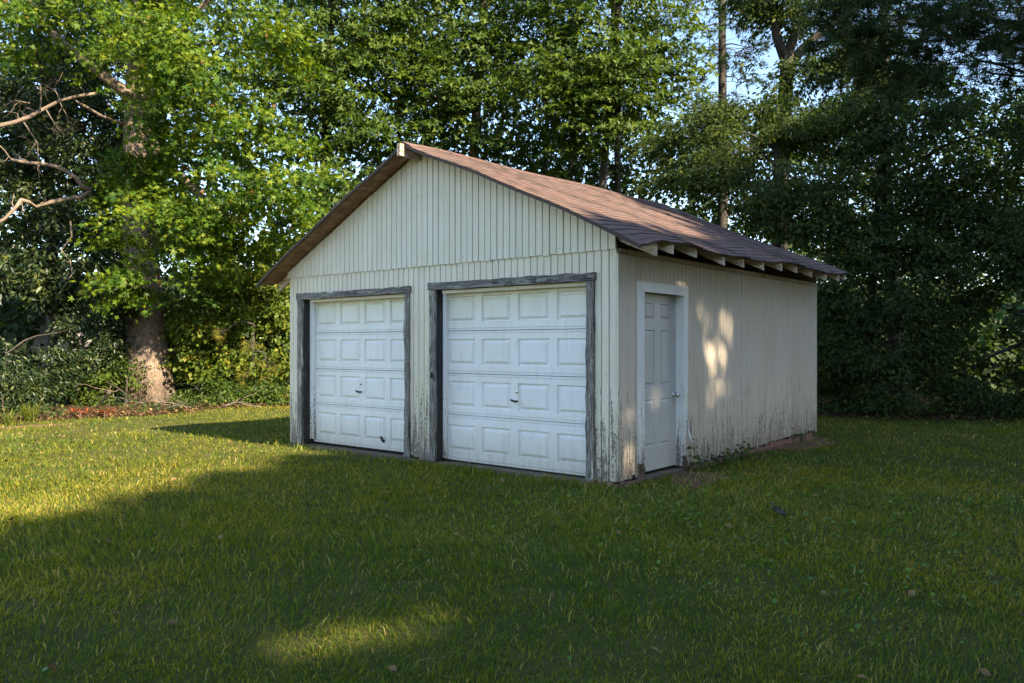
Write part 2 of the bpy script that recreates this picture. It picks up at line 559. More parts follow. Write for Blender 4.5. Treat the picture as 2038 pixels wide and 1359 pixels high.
def make_forest_floor():
    # ring of forest floor outside the lawn edge, a few mm above the ground sheet
    rings = []
    c = np.array([-2.0, 0.0])
    for k, off in enumerate((0.0, 0.6, 4.0, 14.0)):
        r = []
        for p in EDGE_NP:
            d = p - c
            q = p + d / np.linalg.norm(d) * off
            z = float(gz(q[0], q[1])) * math.exp(-max(0, math.hypot(q[0], q[1]) - 22) / 8) + (0.006 if k == 0 else 0.03)
            r.append((q[0], q[1], z))
        # refine along the edge so it is not straight
        rr = []
        rng = np.random.default_rng(5)
        for a, b in zip(r[:-1], r[1:]):
            for t in np.linspace(0, 1, 9)[:-1]:
                p = np.array(a) * (1 - t) + np.array(b) * t
                p[:2] += rng.normal(0, 0.10 if k == 0 else 0.0, 2)
                p[2] = max(p[2], float(gz(p[0], p[1])) * math.exp(-max(0, math.hypot(p[0], p[1]) - 22) / 8) + 0.006)
                rr.append(p)
        rr.append(np.array(r[-1]))
        rings.append(rr)
    mb = MB()
    n = len(rings[0])
    vs = [p for r in rings for p in r]
    fs = []
    for k in range(len(rings) - 1):
        for j in range(n - 1):
            a = k * n + j
            fs.append((a, a + 1, a + 1 + n, a + n))
    mb.add(vs, fs)
    tag(mb.build('forest_floor', M['forest_floor'], smooth=True), kind='structure')


make_forest_floor()

SOIL = []


def soil_patch(cx, cy, rx, ry, rot, seed):
    rng = np.random.default_rng(seed)
    n = 40
    ph = rng.uniform(0, 6.28, 5)
    pts = []
    for i in range(n):
        t = 2 * math.pi * i / n
        r = 1 + 0.16 * math.sin(2 * t + ph[0]) + 0.12 * math.sin(3 * t + ph[1]) + 0.08 * math.sin(5 * t + ph[2]) + 0.05 * math.sin(9 * t + ph[3])
        x, y = rx * r * math.cos(t), ry * r * math.sin(t)
        pts.append((cx + x * math.cos(rot) - y * math.sin(rot), cy + x * math.sin(rot) + y * math.cos(rot)))
    mb = MB()
    vs = [(cx, cy, float(gz(cx, cy)) + 0.012)] + [(x, y, float(gz(x, y)) + 0.006) for x, y in pts]
    mb.add(vs, [(0, 1 + i, 1 + (i + 1) % n) for i in range(n)])
    o = mb.build('bare_soil', M['soil'])
    tag(o, kind='structure')
    SOIL.append(pts)


soil_patch(0.42, 1.05, 0.34, 0.62, 0.1, 1)
soil_patch(0.22, 4.9, 0.30, 1.35, 0.0, 2)
soil_patch(-11.9, -1.4, 0.6, 0.22, 1.1, 3)

# ------------------------------------------------------------------ garage
W, D = 5.80, 6.20
garage = empty('garage', (-W / 2, 0, 0))
tag(garage, 'weathered cream board garage with two white roll-up doors and red-brown shingle roof', 'garage')
GINV = (W / 2, 0, 0)


def gp(mb, name, mat, parent=garage, smooth=False, label=None):
    """part of the garage: mesh given in world coordinates"""
    o = mb.build(name, mat, None, smooth)
    o.parent = parent
    if parent is garage:
        o.location = GINV
    if label: o['label'] = label
    return o


RX = -2.95                                   # ridge line


def roof_z(side, d, y):
    """top surface of the roof: side +1 right, -1 left; d horizontal distance from the ridge"""
    rz = 4.085 + 0.020 * y + 0.012 * math.sin(1.9 * y + 0.6)
    s = (0.437 + 0.0014 * y) if side > 0 else 0.490
    z = rz - s * d
    z += 0.012 * math.sin(2.3 * y + 1.7 * d) * min(1, d / 1.0) + 0.008 * math.sin(4.1 * y - 2.3 * d + 1.0) * min(1, d / 1.5)
    if d > 2.9:
        z += ((d - 2.9) / 0.5) ** 2 * ((0.003 + 0.011 * math.exp(-y)) * math.sin(9.2 * y + 0.8) - 0.008 + 0.010 * math.sin(3.3 * y))
    if y < 0.3:
        z -= 0.008 * ((0.3 - y) / 0.6) ** 2 * (1 + math.sin(4.4 * d))
    return z


rng = np.random.default_rng(11)
# walls behind the boards
gp(MB().box(-W + 0.02, -0.02, 0.22, 0.27, 0.06, 2.55), 'inner_wall', M['dark_sheathing'])
gp(MB().box(-0.17, -0.12, 0.27, D - 0.02, 0.06, 2.47), 'inner_wall', M['dark_sheathing'])
# the front wall framing that the boards are nailed to
for x0, x1, z0 in ((-5.79, -5.47, .06), (-3.20, -2.70, .06), (-0.33, -0.03, .06)):
    gp(MB().box(x0, x1, 0.004, 0.20, z0, 2.30), 'framing', M['dark_sheathing'])
gp(MB().box(-5.79, -0.03, 0.004, 0.20, 2.302, 2.62), 'framing', M['dark_sheathing'])
# gable backing
mb = MB()
n = 24
top = []
for i in range(n + 1):
    x = -W + 0.03 + (W - 0.06) * i / n
    sd = 1 if x > RX else -1
    top.append((x, 0, roof_z(sd, abs(x - RX), 0.0) - 0.10))
pr = [(-0.03, 0, 2.63), (-W + 0.03, 0, 2.63)] + top
mb.loft([[(p[0], 0.004, p[2]) for p in pr], [(p[0], 0.06, p[2]) for p in pr]])
gp(mb, 'framing', M['dark_sheathing'])
# side wall framing
for y0, y1, z0, z1 in ((0.21, 0.51, .06, 2.12), (1.50, D - 0.01, .06, 2.12), (0.21, D - 0.01, 2.122, 2.48)):
    gp(MB().box(-0.115, -0.022, y0, y1, z0, z1), 'framing', M['dark_sheathing'])
# far walls
gp(MB().box(-W, -W + 0.03, 0.02, D, 0.08, 2.50), 'left_wall', M['side_paint'])
mb = MB()
pr = [(-0.0, D, 0.08), (-W, D, 0.08), (-W, D, 2.50)] + [(-W + W * i / 10, D, roof_z(1 if -W + W * i / 10 > RX else -1, abs(-W + W * i / 10 - RX), D) - 0.09) for i in range(11)]
mb.loft([[(p[0], D + 0.001, p[2]) for p in pr], [(p[0], D + 0.03, p[2]) for p in pr]])
gp(mb, 'rear_wall', M['side_paint'])


def board(x0, x1, z0, z1a, z1b, th, zb=None, ch=0.005):
    """vertical board, chamfered edges; top may slope from z1a (at x0) to z1b (at x1); lies in x-z, faces -y"""
    xs = [x0, x0, x0 + ch, x1 - ch, x1, x1]
    ys = [th, ch, 0, 0, ch, th]
    zt = lambda x: z1a + (z1b - z1a) * (x - x0) / (x1 - x0)
    zbt = zb if zb is not None else (z0, z0)
    zb_ = lambda x: zbt[0] + (zbt[1] - zbt[0]) * (x - x0) / (x1 - x0)
    lo = [(x, y, zb_(x)) for x, y in zip(xs, ys)]
    mid = [(x, y, zb_(x) + (zt(x) - zb_(x)) * .5) for x, y in zip(xs, ys)]
    hi = [(x, y, zt(x)) for x, y in zip(xs, ys)]
    mb = MB()
    mb.loft([lo, mid, hi])
    return mb


def shift(mb, dx=0, dy=0, dz=0):
    mb.v = [(x + dx, y + dy, z + dz) for x, y, z in mb.v]
    return mb


NB = 60
PITCH = W / NB
for i in range(NB):
    x0 = -W + i * PITCH + 0.0042 + rng.normal(0, 0.0006)
    x1 = -W + (i + 1) * PITCH - 0.0042 + rng.normal(0, 0.0006)
    xc = (x0 + x1) / 2
    over_door = (-5.49 < xc < -3.19) or (-2.72 < xc < -0.315)
    zb = 2.285 if over_door else 0.052 + abs(rng.normal(0, 0.014))
    zz = (zb, zb) if over_door else (zb, zb + rng.normal(0, 0.012))
    if not over_door and xc > -0.12: zz = (zz[0] + .02, zz[1] + .01)
    mb = shift(board(x0, x1, zb, 2.60, 2.60, 0.018, zz), 0, -0.018 + rng.normal(0, 0.0012), 0)
    gp(mb, 'siding_board', M['front_paint'])
for i in range(NB):
    x0 = -W - 0.03 + i * (W + 0.03) / NB + 0.0042 + rng.normal(0, 0.0007)
    x1 = -W - 0.03 + (i + 1) * (W + 0.03) / NB - 0.0042
    def tz(x):
        sd = 1 if x > RX else -1
        return roof_z(sd, abs(x - RX), 0.0) - 0.055
    xa, xb = x0, x1
    za, zb_ = tz(xa), tz(xb)
    zlo = 2.543 + rng.normal(0, 0.003)
    mb = shift(board(x0, x1, zlo, za, zb_, 0.018), 0, -0.040 + rng.normal(0, 0.0012), 0)
    gp(mb, 'gable_board', M['gable_paint'])
# furring strip that carries the gable boards
gp(MB().box(-W - 0.02, -0.01, -0.0205, 0.003, 2.565, 2.61), 'ledger', M['dark_sheathing'])

# side wall boards (faces +x): build in x-z then turn
NS = 64
SP = D / NS
for i in range(NS):
    y0 = i * SP + 0.003
    y1 = (i + 1) * SP - 0.003
    yc = (y0 + y1) / 2
    over = 0.50 < yc < 1.52
    zb = 2.16 if over else 0.065 + abs(rng.normal(0, 0.018)) + (0.04 if yc > 4.2 else 0)
    zz = (zb, zb) if over else (zb, zb + rng.normal(0, 0.016))
    mb = board(y0, y1, zb, 2.50, 2.50, 0.018, zz)
    dx = rng.normal(0, 0.0013)
    mb.v = [(0.0 - yy + dx, xx, z) for xx, yy, z in mb.v]
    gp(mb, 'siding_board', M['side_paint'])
# corner board edge
gp(MB().box(-0.002, 0.016, -0.018, 0.001, 0.09, 2.50), 'corner_strip', M['front_paint'])


# weathered door surrounds
def rough_bar(x0, x1, y0, y1, z0, z1, axis, seed, jit=0.004, seg=14):
    r = np.random.default_rng(seed)
    lo, hi = np.array([x0, y0, z0]), np.array([x1, y1, z1])
    oth = [a for a in range(3) if a != axis]
    rings = []
    for k in range(seg + 1):
        t = lo[axis] + (hi[axis] - lo[axis]) * k / seg
        ring = []
        for a, b in ((0, 0), (1, 0), (1, 1), (0, 1)):
            p = np.zeros(3)
            p[axis] = t
            p[oth[0]] = (lo if a == 0 else hi)[oth[0]] + r.normal(0, jit)
            p[oth[1]] = (lo if b == 0 else hi)[oth[1]] + r.normal(0, jit)
            ring.append(p)
        if axis == 1: ring = ring[::-1]
        rings.append(ring)
    mb = MB(); mb.loft(rings)
    return mb


def garage_door_section(x0, x1, z0, z1, panels, yf=0.13):
    """one folding section: lipped frame with four pressed panels"""
    mb = MB()
    mb.box(x0, x1, yf + 0.024, yf + 0.04, z0 + 0.004, z1 - 0.004)
    # horizontal ribs along top and bottom
    H = z1 - z0
    zs_ = [z0 + 0.004, z0 + 0.028, z0 + 0.034, (z0 + z1) / 2 - 0.165, (z0 + z1) / 2 + 0.165, z1 - 0.034, z1 - 0.028, z1 - 0.004]
    # flat skin with holes for panels, built as strips
    def quad(xa, xb, za, zb, y=yf, y2=None):
        mb.add([(xa, y, za), (xb, y, za), (xb, y2 if y2 is not None else y, zb), (xa, y2 if y2 is not None else y, zb)], [(0, 1, 2, 3)])
    pb, pt = zs_[3], zs_[4]
    quad(x0, x1, zs_[0], zs_[1]); quad(x0, x1, zs_[1], zs_[1] + 0.004, yf, yf + 0.012); quad(x0, x1, zs_[1] + 0.004, zs_[2], yf + 0.012, yf)
    quad(x0, x1, zs_[2], pb)
    quad(x0, x1, pt, zs_[5])
    quad(x0, x1, zs_[5], zs_[5] + 0.004, yf, yf + 0.012); quad(x0, x1, zs_[5] + 0.004, zs_[6], yf + 0.012, yf)
    quad(x0, x1, zs_[6], zs_[7])
    xs = [x0] + [e for p in panels for e in p] + [x1]
    for k in range(0, len(xs), 2): quad(xs[k], xs[k + 1], pb, pt)
    for (a, b) in panels:
        # outer bevel down, moat, inner bevel up, raised field
        def ring(i0, y0, i1, y1):
            A = [(a + i0, y0, pb + i0), (b - i0, y0, pb + i0), (b - i0, y0, pt - i0), (a + i0, y0, pt - i0)]
            B = [(a + i1, y1, pb + i1), (b - i1, y1, pb + i1), (b - i1, y1, pt - i1), (a + i1, y1, pt - i1)]
            mb.add(A + B, [(0, 1, 5, 4), (1, 2, 6, 5), (2, 3, 7, 6), (3, 0, 4, 7)])
        ring(0, yf, 0.012, yf + 0.020)
        ring(0.012, yf + 0.020, 0.022, yf + 0.020)
        ring(0.022, yf + 0.020, 0.055, yf - 0.001)
        i = 0.055
        mb.add([(a + i, yf - 0.001, pb + i), (b - i, yf - 0.001, pb + i), (b - i, yf - 0.001, pt - i), (a + i, yf - 0.001, pt - i)], [(0, 1, 2, 3)])
    return mb


def lathe(profile, c, axis, n=14):
    """profile (r, t) revolved about axis through c"""
    mb = MB()
    ax = np.array(axis, float)
    a = np.cross(ax, UP if abs(ax[2]) < .9 else np.array([1.0, 0, 0])); a /= np.linalg.norm(a)
    b = np.cross(ax, a)
    rings = [[np.array(c) + ax * t + r * (math.cos(2 * math.pi * j / n) * a + math.sin(2 * math.pi * j / n) * b) for j in range(n)] for r, t in profile]
    mb.loft(rings)
    return mb


def build_overhead_door(x0, x1, first, pitch, pw, zs, label, lockx):
    base = MB().box(x0, x1, 0.137, 0.168, zs[0] - 0.014, zs[0] + 0.006)
    d = gp(base, 'garage_door', M['black_plastic'], label=label)
    panels = [(first + k * pitch, first + k * pitch + pw) for k in range(4)]
    for a, b in zip(zs[:-1], zs[1:]):
        gp(garage_door_section(x0, x1, a, b, panels), 'door_section', M['door_steel'], d)
    zl = (zs[1] + zs[2]) / 2
    lk = lathe([(0.004, 0), (0.02, -0.002), (0.02, -0.008), (0.012, -0.011), (0.003, -0.011)], (lockx, 0.128, zl + 0.065), (0, 1, 0))
    gp(lk, 'lock_cylinder', M['chrome'], d, True)
    hd = lathe([(0.013, 0), (0.013, -0.03), (0.010, -0.045), (0.004, -0.05)], (lockx, 0.128, zl - 0.05), (0, 1, 0), 10)
    hd.tube([(lockx + 0.012, 0.080, zl - 0.052), (lockx - 0.02, 0.080, zl - 0.044), (lockx - 0.060, 0.080, zl - 0.033)], [0.013, 0.014, 0.012], 8)
    gp(hd, 'handle', M['black_metal'], d, True)
    return d


ZS_L = [0.085, 0.655, 1.178, 1.710, 2.245]
ZS_R = [0.066, 0.646, 1.170, 1.708, 2.245]
build_overhead_door(-5.40, -3.12, -5.315, 0.535, 0.44, ZS_L, 'white steel roll-up door on the left, four sections', -4.315)
build_overhead_door(-2.70, -0.27, -2.615, 0.575, 0.465, ZS_R, 'white steel roll-up door on the right with chipped bottom section', -1.475)
# bent bracket stub at the bottom of the left door
mb = MB()
mb.tube([(-3.83, 0.128, 0.20), (-3.84, 0.10, 0.225), (-3.86, 0.095, 0.262), (-3.885, 0.11, 0.27)], [0.022, 0.02, 0.016, 0.006], 7)
gp(mb, 'broken_latch', M['black_metal'])

# timbers round the left door
gp(rough_bar(-5.585, -3.135, -0.060, 0.125, 2.208, 2.298, 0, 1), 'door_header', M['grey_wood_x'], label='dark weathered header board over the left door')
gp(rough_bar(-5.560, -5.445, -0.050, -0.0195, 0.04, 2.203, 2, 2), 'door_trim', M['grey_wood_z'])
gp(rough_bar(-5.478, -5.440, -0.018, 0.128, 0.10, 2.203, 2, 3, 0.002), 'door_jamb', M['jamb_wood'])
gp(rough_bar(-3.238, -3.152, -0.052, -0.0195, 0.07, 2.203, 2, 4, 0.006), 'door_trim', M['grey_wood_z'])
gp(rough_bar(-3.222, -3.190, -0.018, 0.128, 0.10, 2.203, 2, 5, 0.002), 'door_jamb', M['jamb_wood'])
gp(MB().box(-5.438, -5.345, 0.085, 0.126, 0.13, 2.20), 'door_stop', M['trim_paint'])
gp(MB().box(-5.345, -3.215, 0.02, 0.122, 2.165, 2.2045), 'head_stop', M['gable_paint'])
# timbers round the right door
gp(rough_bar(-2.800, -0.255, -0.060, 0.125, 2.225, 2.315, 0, 6), 'door_header', M['grey_wood_x'], label='grey weathered header board over the right door')
gp(rough_bar(-2.772, -2.668, -0.050, -0.0195, 0.05, 2.220, 2, 7), 'door_trim', M['grey_wood_z'])
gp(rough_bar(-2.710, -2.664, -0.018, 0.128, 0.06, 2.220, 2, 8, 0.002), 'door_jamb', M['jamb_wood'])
gp(rough_bar(-0.368, -0.272, -0.055, -0.0195, 0.02, 2.220, 2, 9, 0.005), 'door_trim', M['grey_wood_z'])
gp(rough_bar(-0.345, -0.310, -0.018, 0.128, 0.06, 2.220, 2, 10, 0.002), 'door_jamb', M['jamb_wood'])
gp(MB().box(-2.662, -2.610, 0.085, 0.126, 0.09, 2.21), 'door_stop', M['trim_paint'])
gp(MB().box(-2.610, -0.345, 0.02, 0.122, 2.180, 2.2205), 'head_stop', M['gable_paint'])
# old latch on the jamb of the right door
mb = MB()
mb.tube([(-2.74, -0.054, 1.12), (-2.71, -0.075, 1.17), (-2.68, -0.06, 1.10), (-2.655, -0.05, 1.07)], [0.012, 0.016, 0.010, 0.004], 6)
gp(mb, 'rusty_hasp', M['black_metal'])

# entry door on the side
ed = gp(MB().box(-0.112, -0.100, 0.545, 1.458, 0.085, 2.135), 'entry_door', M['entry_door'], label='grey six panel side door, closed')


def entry_skin():
    mb = MB()
    xf = -0.086
    y0, y1, z0, z1 = 0.545, 1.458, 0.085, 2.135
    cols = [(0.700, 0.935), (1.075, 1.310)]
    rows = [(0.36, 0.90), (1.06, 1.70), (1.83, 2.01)]
    ys = [y0, cols[0][0], cols[0][1], cols[1][0], cols[1][1], y1]
    zs = [z0, rows[0][0], rows[0][1], rows[1][0], rows[1][1], rows[2][0], rows[2][1], z1]
    for a in range(5):
        for b in range(7):
            if a in (1, 3) and b in (1, 3, 5): continue
            mb.add([(xf, ys[a], zs[b]), (xf, ys[a + 1], zs[b]), (xf, ys[a + 1], zs[b + 1]), (xf, ys[a], zs[b + 1])], [(0, 1, 2, 3)])
    for (a, b) in cols:
        for (p, q) in rows:
            def ring(i0, x0, i1, x1):
                A = [(x0, a + i0, p + i0), (x0, b - i0, p + i0), (x0, b - i0, q - i0), (x0, a + i0, q - i0)]
                B = [(x1, a + i1, p + i1), (x1, b - i1, p + i1), (x1, b - i1, q - i1), (x1, a + i1, q - i1)]
                mb.add(A + B, [(0, 1, 5, 4), (1, 2, 6, 5), (2, 3, 7, 6), (3, 0, 4, 7)])
            ring(0, xf, 0.012, xf - 0.010)
            ring(0.012, xf - 0.010, 0.040, xf - 0.002)
            mb.add([(xf - .002, a + .04, p + .04), (xf - .002, b - .04, p + .04), (xf - .002, b - .04, q - .04), (xf - .002, a + .04, q - .04)], [(0, 1, 2, 3)])
    # leaf edges
    mb.add([(xf, y0, z0), (xf, y0, z1), (-0.1, y0, z1), (-0.1, y0, z0)], [(0, 1, 2, 3)])
    mb.add([(xf, y1, z0), (xf, y1, z1), (-0.1, y1, z1), (-0.1, y1, z0)], [(3, 2, 1, 0)])
    mb.add([(xf, y0, z0), (xf, y1, z0), (-0.1, y1, z0), (-0.1, y0, z0)], [(3, 2, 1, 0)])
    return mb


gp(entry_skin(), 'door_leaf', M['entry_door'], ed)
gp(lathe([(0.030, 0), (0.030, 0.006), (0.012, 0.010), (0.011, 0.035), (0.024, 0.042), (0.029, 0.055), (0.026, 0.070), (0.008, 0.076)], (-0.086, 1.395, 0.93), (1, 0, 0), 16), 'door_knob', M['chrome'], ed, True)
# casing: mitred white boards, rotten at the foot
cas = MB()
cas.loft([[(0.003, 0.395, 2.230), (0.030, 0.395, 2.230), (0.030, 1.545, 2.230), (0.003, 1.545, 2.230)], [(0.003, 0.515, 2.118), (0.030, 0.515, 2.118), (0.030, 1.450, 2.118), (0.003, 1.450, 2.118)]])
gp(cas, 'door_casing', M['trim_paint'])
for ya, yb, tl, tr, zlo, sd in ((0.395, 0.515, 2.228, 2.116, 0.22, 1), (1.450, 1.545, 2.116, 2.228, 0.20, 2)):
    r = np.random.default_rng(sd)
    rings = []
    for k in range(13):
        t = k / 12
        lw = 0.0 if t > .3 else (0.3 - t) * 0.05
        ja, jb = r.normal(0, 0.0025 + lw * .3), r.normal(0, 0.002 + lw)
        za = zlo + (tl - zlo) * t; zb2 = zlo + (tr - zlo) * t
        rings.append([(0.003, ya + ja, za), (0.030, ya + ja, za), (0.030, yb + jb, zb2), (0.003, yb + jb, zb2)])
    mb = MB(); mb.loft(rings)
    gp(mb, 'door_casing', M['trim_paint'])
gp(MB().box(-0.12, 0.002, 1.459, 1.478, 0.07, 2.14), 'side_jamb', M['trim_paint'])
gp(MB().box(-0.12, 0.002, 0.520, 0.540, 0.07, 2.14), 'side_jamb', M['trim_paint'])
gp(MB().box(-0.12, 0.002, 0.5405, 1.4585, 2.136, 2.158), 'side_jamb', M['trim_paint'])
gp(rough_bar(0.003, 0.026, 0.45, 0.525, 0.03, 0.215, 2, 31, 0.010, 6), 'rotten_stub', M['rotten_wood'], label='bare rotten wood stub at the foot of the casing')
gp(rough_bar(0.004, 0.024, 1.46, 1.525, 0.03, 0.195, 2, 32, 0.012, 6), 'rotten_stub', M['rotten_wood'])
# strip of loose paint curling off the right casing
mb = MB()
pts = [(0.034, 1.515, 0.62), (0.040, 1.525, 0.50), (0.060, 1.535, 0.40), (0.090, 1.545, 0.36)]
vs = []
for p in pts: vs += [p, (p[0] - 0.004, p[1] + 0.045, p[2] + 0.01), (p[0] - 0.006, p[1] + 0.045, p[2] + 0.01), (p[0] - 0.003, p[1], p[2])]
mb.loft([vs[i * 4:i * 4 + 4] for i in range(4)])
gp(mb, 'peeling_strip', M['trim_paint'])

# footing
slab = MB()
slab.box(-W - 0.03, 0.01, -0.035, D + 0.02, -0.10, 0.045)
gp(slab, 'slab', M['concrete'])
r = np.random.default_rng(8)
for k in range(6):
    xx = -0.36 + 0.066 * k
    gp(rough_bar(xx, xx + 0.058, -0.075, -0.03, -0.02, 0.045 + r.uniform(0, .03), 2, 40 + k, 0.006, 2), 'brick', M['brick'])
for k in range(4):
    yy = 0.02 + 0.11 * k
    gp(rough_bar(0.012, 0.06, yy, yy + 0.095, -0.02, 0.05 + r.uniform(0, .03), 2, 50 + k, 0.006, 2), 'brick', M['brick'])
for k in range(18):
    yy = 1.62 + 0.245 * k
    gp(rough_bar(0.012, 0.050, yy, yy + 0.230, -0.03, 0.055 + r.uniform(0, .03) + (0.035 if yy > 4 else 0), 1, 60 + k, 0.006, 2), 'brick', M['brick'])

# ---- roof
YF, YB = -0.34, 6.42
roof = None


def roof_strip(side, da, db, ya, yb, lift_a, lift_b, ny, seed, th=0.0, jit=0.0):
    """strip of roof surface between two distances from the ridge"""
    r = np.random.default_rng(seed)
    rows_t, rows_b = [], []
    for k in range(ny + 1):
        y = ya + (yb - ya) * k / ny
        dj = r.normal(0, jit) if jit else 0
        pa = (RX + side * da, y, roof_z(side, da, y) + lift_a)
        pb = (RX + side * (db + dj), y, roof_z(side, db, y) + lift_b + (r.normal(0, 0.002) if jit else 0))
        rows_t.append((pa, pb))
    mb = MB()
    rings = []
    for pa, pb in rows_t:
        low = th
        ring = [pa, pb, (pb[0], pb[1], pb[2] - low), (pa[0], pa[1], pa[2] - low)]
        if side < 0: ring = ring[::-1]
        rings.append(ring)
    mb.loft(rings)
    if th > 0.012 and jit:
        n4 = len(rings)
        e = (1 if side > 0 else 1)
        mb.dark = [i for i in range((n4 - 1) * 4) if i % 4 == e]
    return mb


EAVE_R, EAVE_L = 3.42, 3.24


def roof_sheet(side, d0, d1, ya, yb, lift, th, n_d=26, n_y=60):
    mb = MB()
    rings = []
    for k in range(n_y + 1):
        y = ya + (yb - ya) * k / n_y
        ds = [d0 + (d1 - d0) * j / n_d for j in range(n_d + 1)]
        up_ = [(RX + side * d, y, roof_z(side, d, y) + lift) for d in ds]
        ring = up_ + [(x, y_, z - th) for x, y_, z in up_[::-1]]
        rings.append(ring if side > 0 else ring[::-1])
    return mb.loft(rings)


deck = roof_sheet(1, 0.02, EAVE_R - 0.03, YF + 0.02, YB - 0.02, -0.012, 0.016)
roof = gp(deck, 'roof', M['osb'], label='red-brown shingle roof with wavy eaves')
gp(roof_sheet(-1, 0.02, EAVE_L - 0.03, YF + 0.02, YB - 0.02, -0.012, 0.016), 'roof_deck', M['osb'], roof)
EXPO = 0.128
for side, eave in ((1, EAVE_R), (-1, EAVE_L)):
    nc = int(eave / EXPO) + 1
    for k in range(nc):
        da = k * EXPO
        db = min((k + 1) * EXPO, eave)
        if db - da < 0.03: continue
        gp(roof_strip(side, max(0, da - 0.03), db + 0.004, YF + rng.normal(0, .004), YB, 0.002, 0.014, 54, 100 + k, 0.0125, 0.005), 'shingle_course', M['shingle'], roof)
    # dark tar-paper edge along the front rake
    mb = MB()
    rings = []
    for k in range(31):
        d = eave * k / 30
        z = roof_z(side, d, YF) 
        x = RX + side * d
        ring = [(x, YF - 0.006, z + 0.008), (x, YF + 0.018, z + 0.0), (x, YF + 0.018, z - 0.032), (x, YF - 0.006, z - 0.034)]
        rings.append(ring if side < 0 else ring[::-1])
    mb.loft(rings)
    gp(mb, 'drip_edge', M['tar_edge'], roof)
# ridge caps
for k in range(26):
    y = YF + (YB - YF) * k / 26
    y2 = YF + (YB - YF) * (k + 1) / 26 + 0.03
    mb = MB()
    rr = []
    for yy, l in ((y, 0.024), (y2, 0.016)):
        zc = roof_z(1, 0, yy)
        rr.append([(RX - 0.13, yy, roof_z(-1, .13, yy) + l), (RX, yy, zc + l + 0.004), (RX + 0.13, yy, roof_z(1, .13, yy) + l),
                   (RX + 0.13, yy, roof_z(1, .13, yy) + l - .008), (RX, yy, zc + l - .006), (RX - 0.13, yy, roof_z(-1, .13, yy) + l - .008)])
    mb.loft(rr)
    gp(mb, 'ridge_cap', M['shingle'], roof)
# ridge board
gp(rough_bar(RX - 0.024, RX + 0.024, YF - 0.075, D, 3.905, 4.062, 1, 70, 0.002), 'ridge_board', M['ridge_wood'])
gp(rough_bar(RX - 0.045, RX - 0.0265, YF - 0.06, 0.0, 3.915, 4.058, 1, 71, 0.002), 'ridge_scab', M['trim_paint'])
# rafters
RY = [0.05, 0.36, 0.97, 1.63, 2.24, 2.88, 3.46, 4.07, 4.69, 5.29, 5.92, 6.25]
for side, xe, xi in ((1, 0.435, -0.45), (-1, -6.13, -5.4)):
    for k, y in enumerate(RY):
        xend = xe + rng.normal(0, 0.012) - (0.02 if k == 0 and side > 0 else 0)
        hgt = 0.135 if k == 0 else 0.100
        mb = MB()
        t = 0.02
        rr = []
        for yy in (y - t, y + t):
            ds, de = abs(xi - RX), abs(xend - RX)
            zs_, ze = roof_z(side, ds, y) - 0.032, min(roof_z(side, de, y), roof_z(side, de - .25, y) - .11) - 0.034
            ring = [(xi, yy, zs_ - hgt), (xend, yy, ze - hgt + 0.006), (xend, yy, ze), (xi, yy, zs_)]
            rr.append(ring if side < 0 else ring[::-1])
        mb.loft(rr)
        gp(mb, 'rafter_tail', M['rafter_wood'])
# plate under the rafters at the front corner
gp(MB().box(-0.11, 0.012, 0.02, D, 2.505, 2.555), 'top_plate', M['rafter_wood'])

# ------------------------------------------------------------------ foliage
def star_leaf(lobes=5):
    """sweetgum leaf: base at origin, tip along +x, unit length; quads"""
    c = np.array([0.42, 0, 0])
    tips, notch = [], []
    angs = np.linspace(-118, 118, lobes)
    lens = np.array([0.40, 0.54, 0.60, 0.54, 0.40]) if lobes == 5 else np.array([0.5, 0.62, 0.5])
    for a, l in zip(np.radians(angs), lens): tips.append(c + l * np.array([math.cos(a), math.sin(a), 0]) + np.array([0, 0, -0.10 * l]))
    na = np.radians(np.concatenate([[angs[0] - 45], (angs[:-1] + angs[1:]) / 2, [angs[-1] + 45]]))
    for a in na: notch.append(c + 0.20 * np.array([math.cos(a), math.sin(a), 0]))
    V = np.array([c + [0, 0, 0.03]] + tips + notch)
    L = lobes
    F_ = [(0, 1 + L + i, 1 + i, 2 + L + i) for i in range(L)]
    return V, np.array(F_)


def oval_leaf(w=0.5, fold=0.10):
    V = np.array([[0, 0, 0], [0.5, -w / 2, fold], [1, 0, -0.05], [0.5, w / 2, fold]])
    return V, np.array([(0, 1, 2), (0, 2, 3)])


def round_leaf():
    a = np.linspace(0, 2 * math.pi, 7)[:-1]
    V = np.stack([0.5 + 0.5 * np.cos(a), 0.5 * np.sin(a), 0 * a], -1)
    return V, np.array([(0, 1, 2, 3), (0, 3, 4, 5)])


LEAF = {'star': star_leaf(5), 'star3': star_leaf(3), 'oval': oval_leaf(0.5), 'long': oval_leaf(0.36, 0.06), 'broad': oval_leaf(0.72, 0.1), 'round': round_leaf()}


def place_leaves(name, mat, kind, P, N_, A, size, tint, parent=None):
    """P points, N_ normals, A tip directions (made orthogonal), size per leaf"""
    T, Fc = LEAF[kind]
    n = unit(N_)
    a = unit(A - n * np.sum(A * n, -1, keepdims=True))
    b = np.cross(n, a)
    k = len(T)
    s = size[:, None, None]
    V = P[:, None, :] + s * (a[:, None, :] * T[None, :, 0:1] + b[:, None, :] * T[None, :, 1:2] + n[:, None, :] * T[None, :, 2:3])
    base = (np.arange(len(P)) * k)[:, None, None]
    FF = (Fc[None] + base).reshape(-1, Fc.shape[1])
    return big_mesh(name, V.reshape(-1, 3), FF, mat, parent, np.repeat(tint, k))


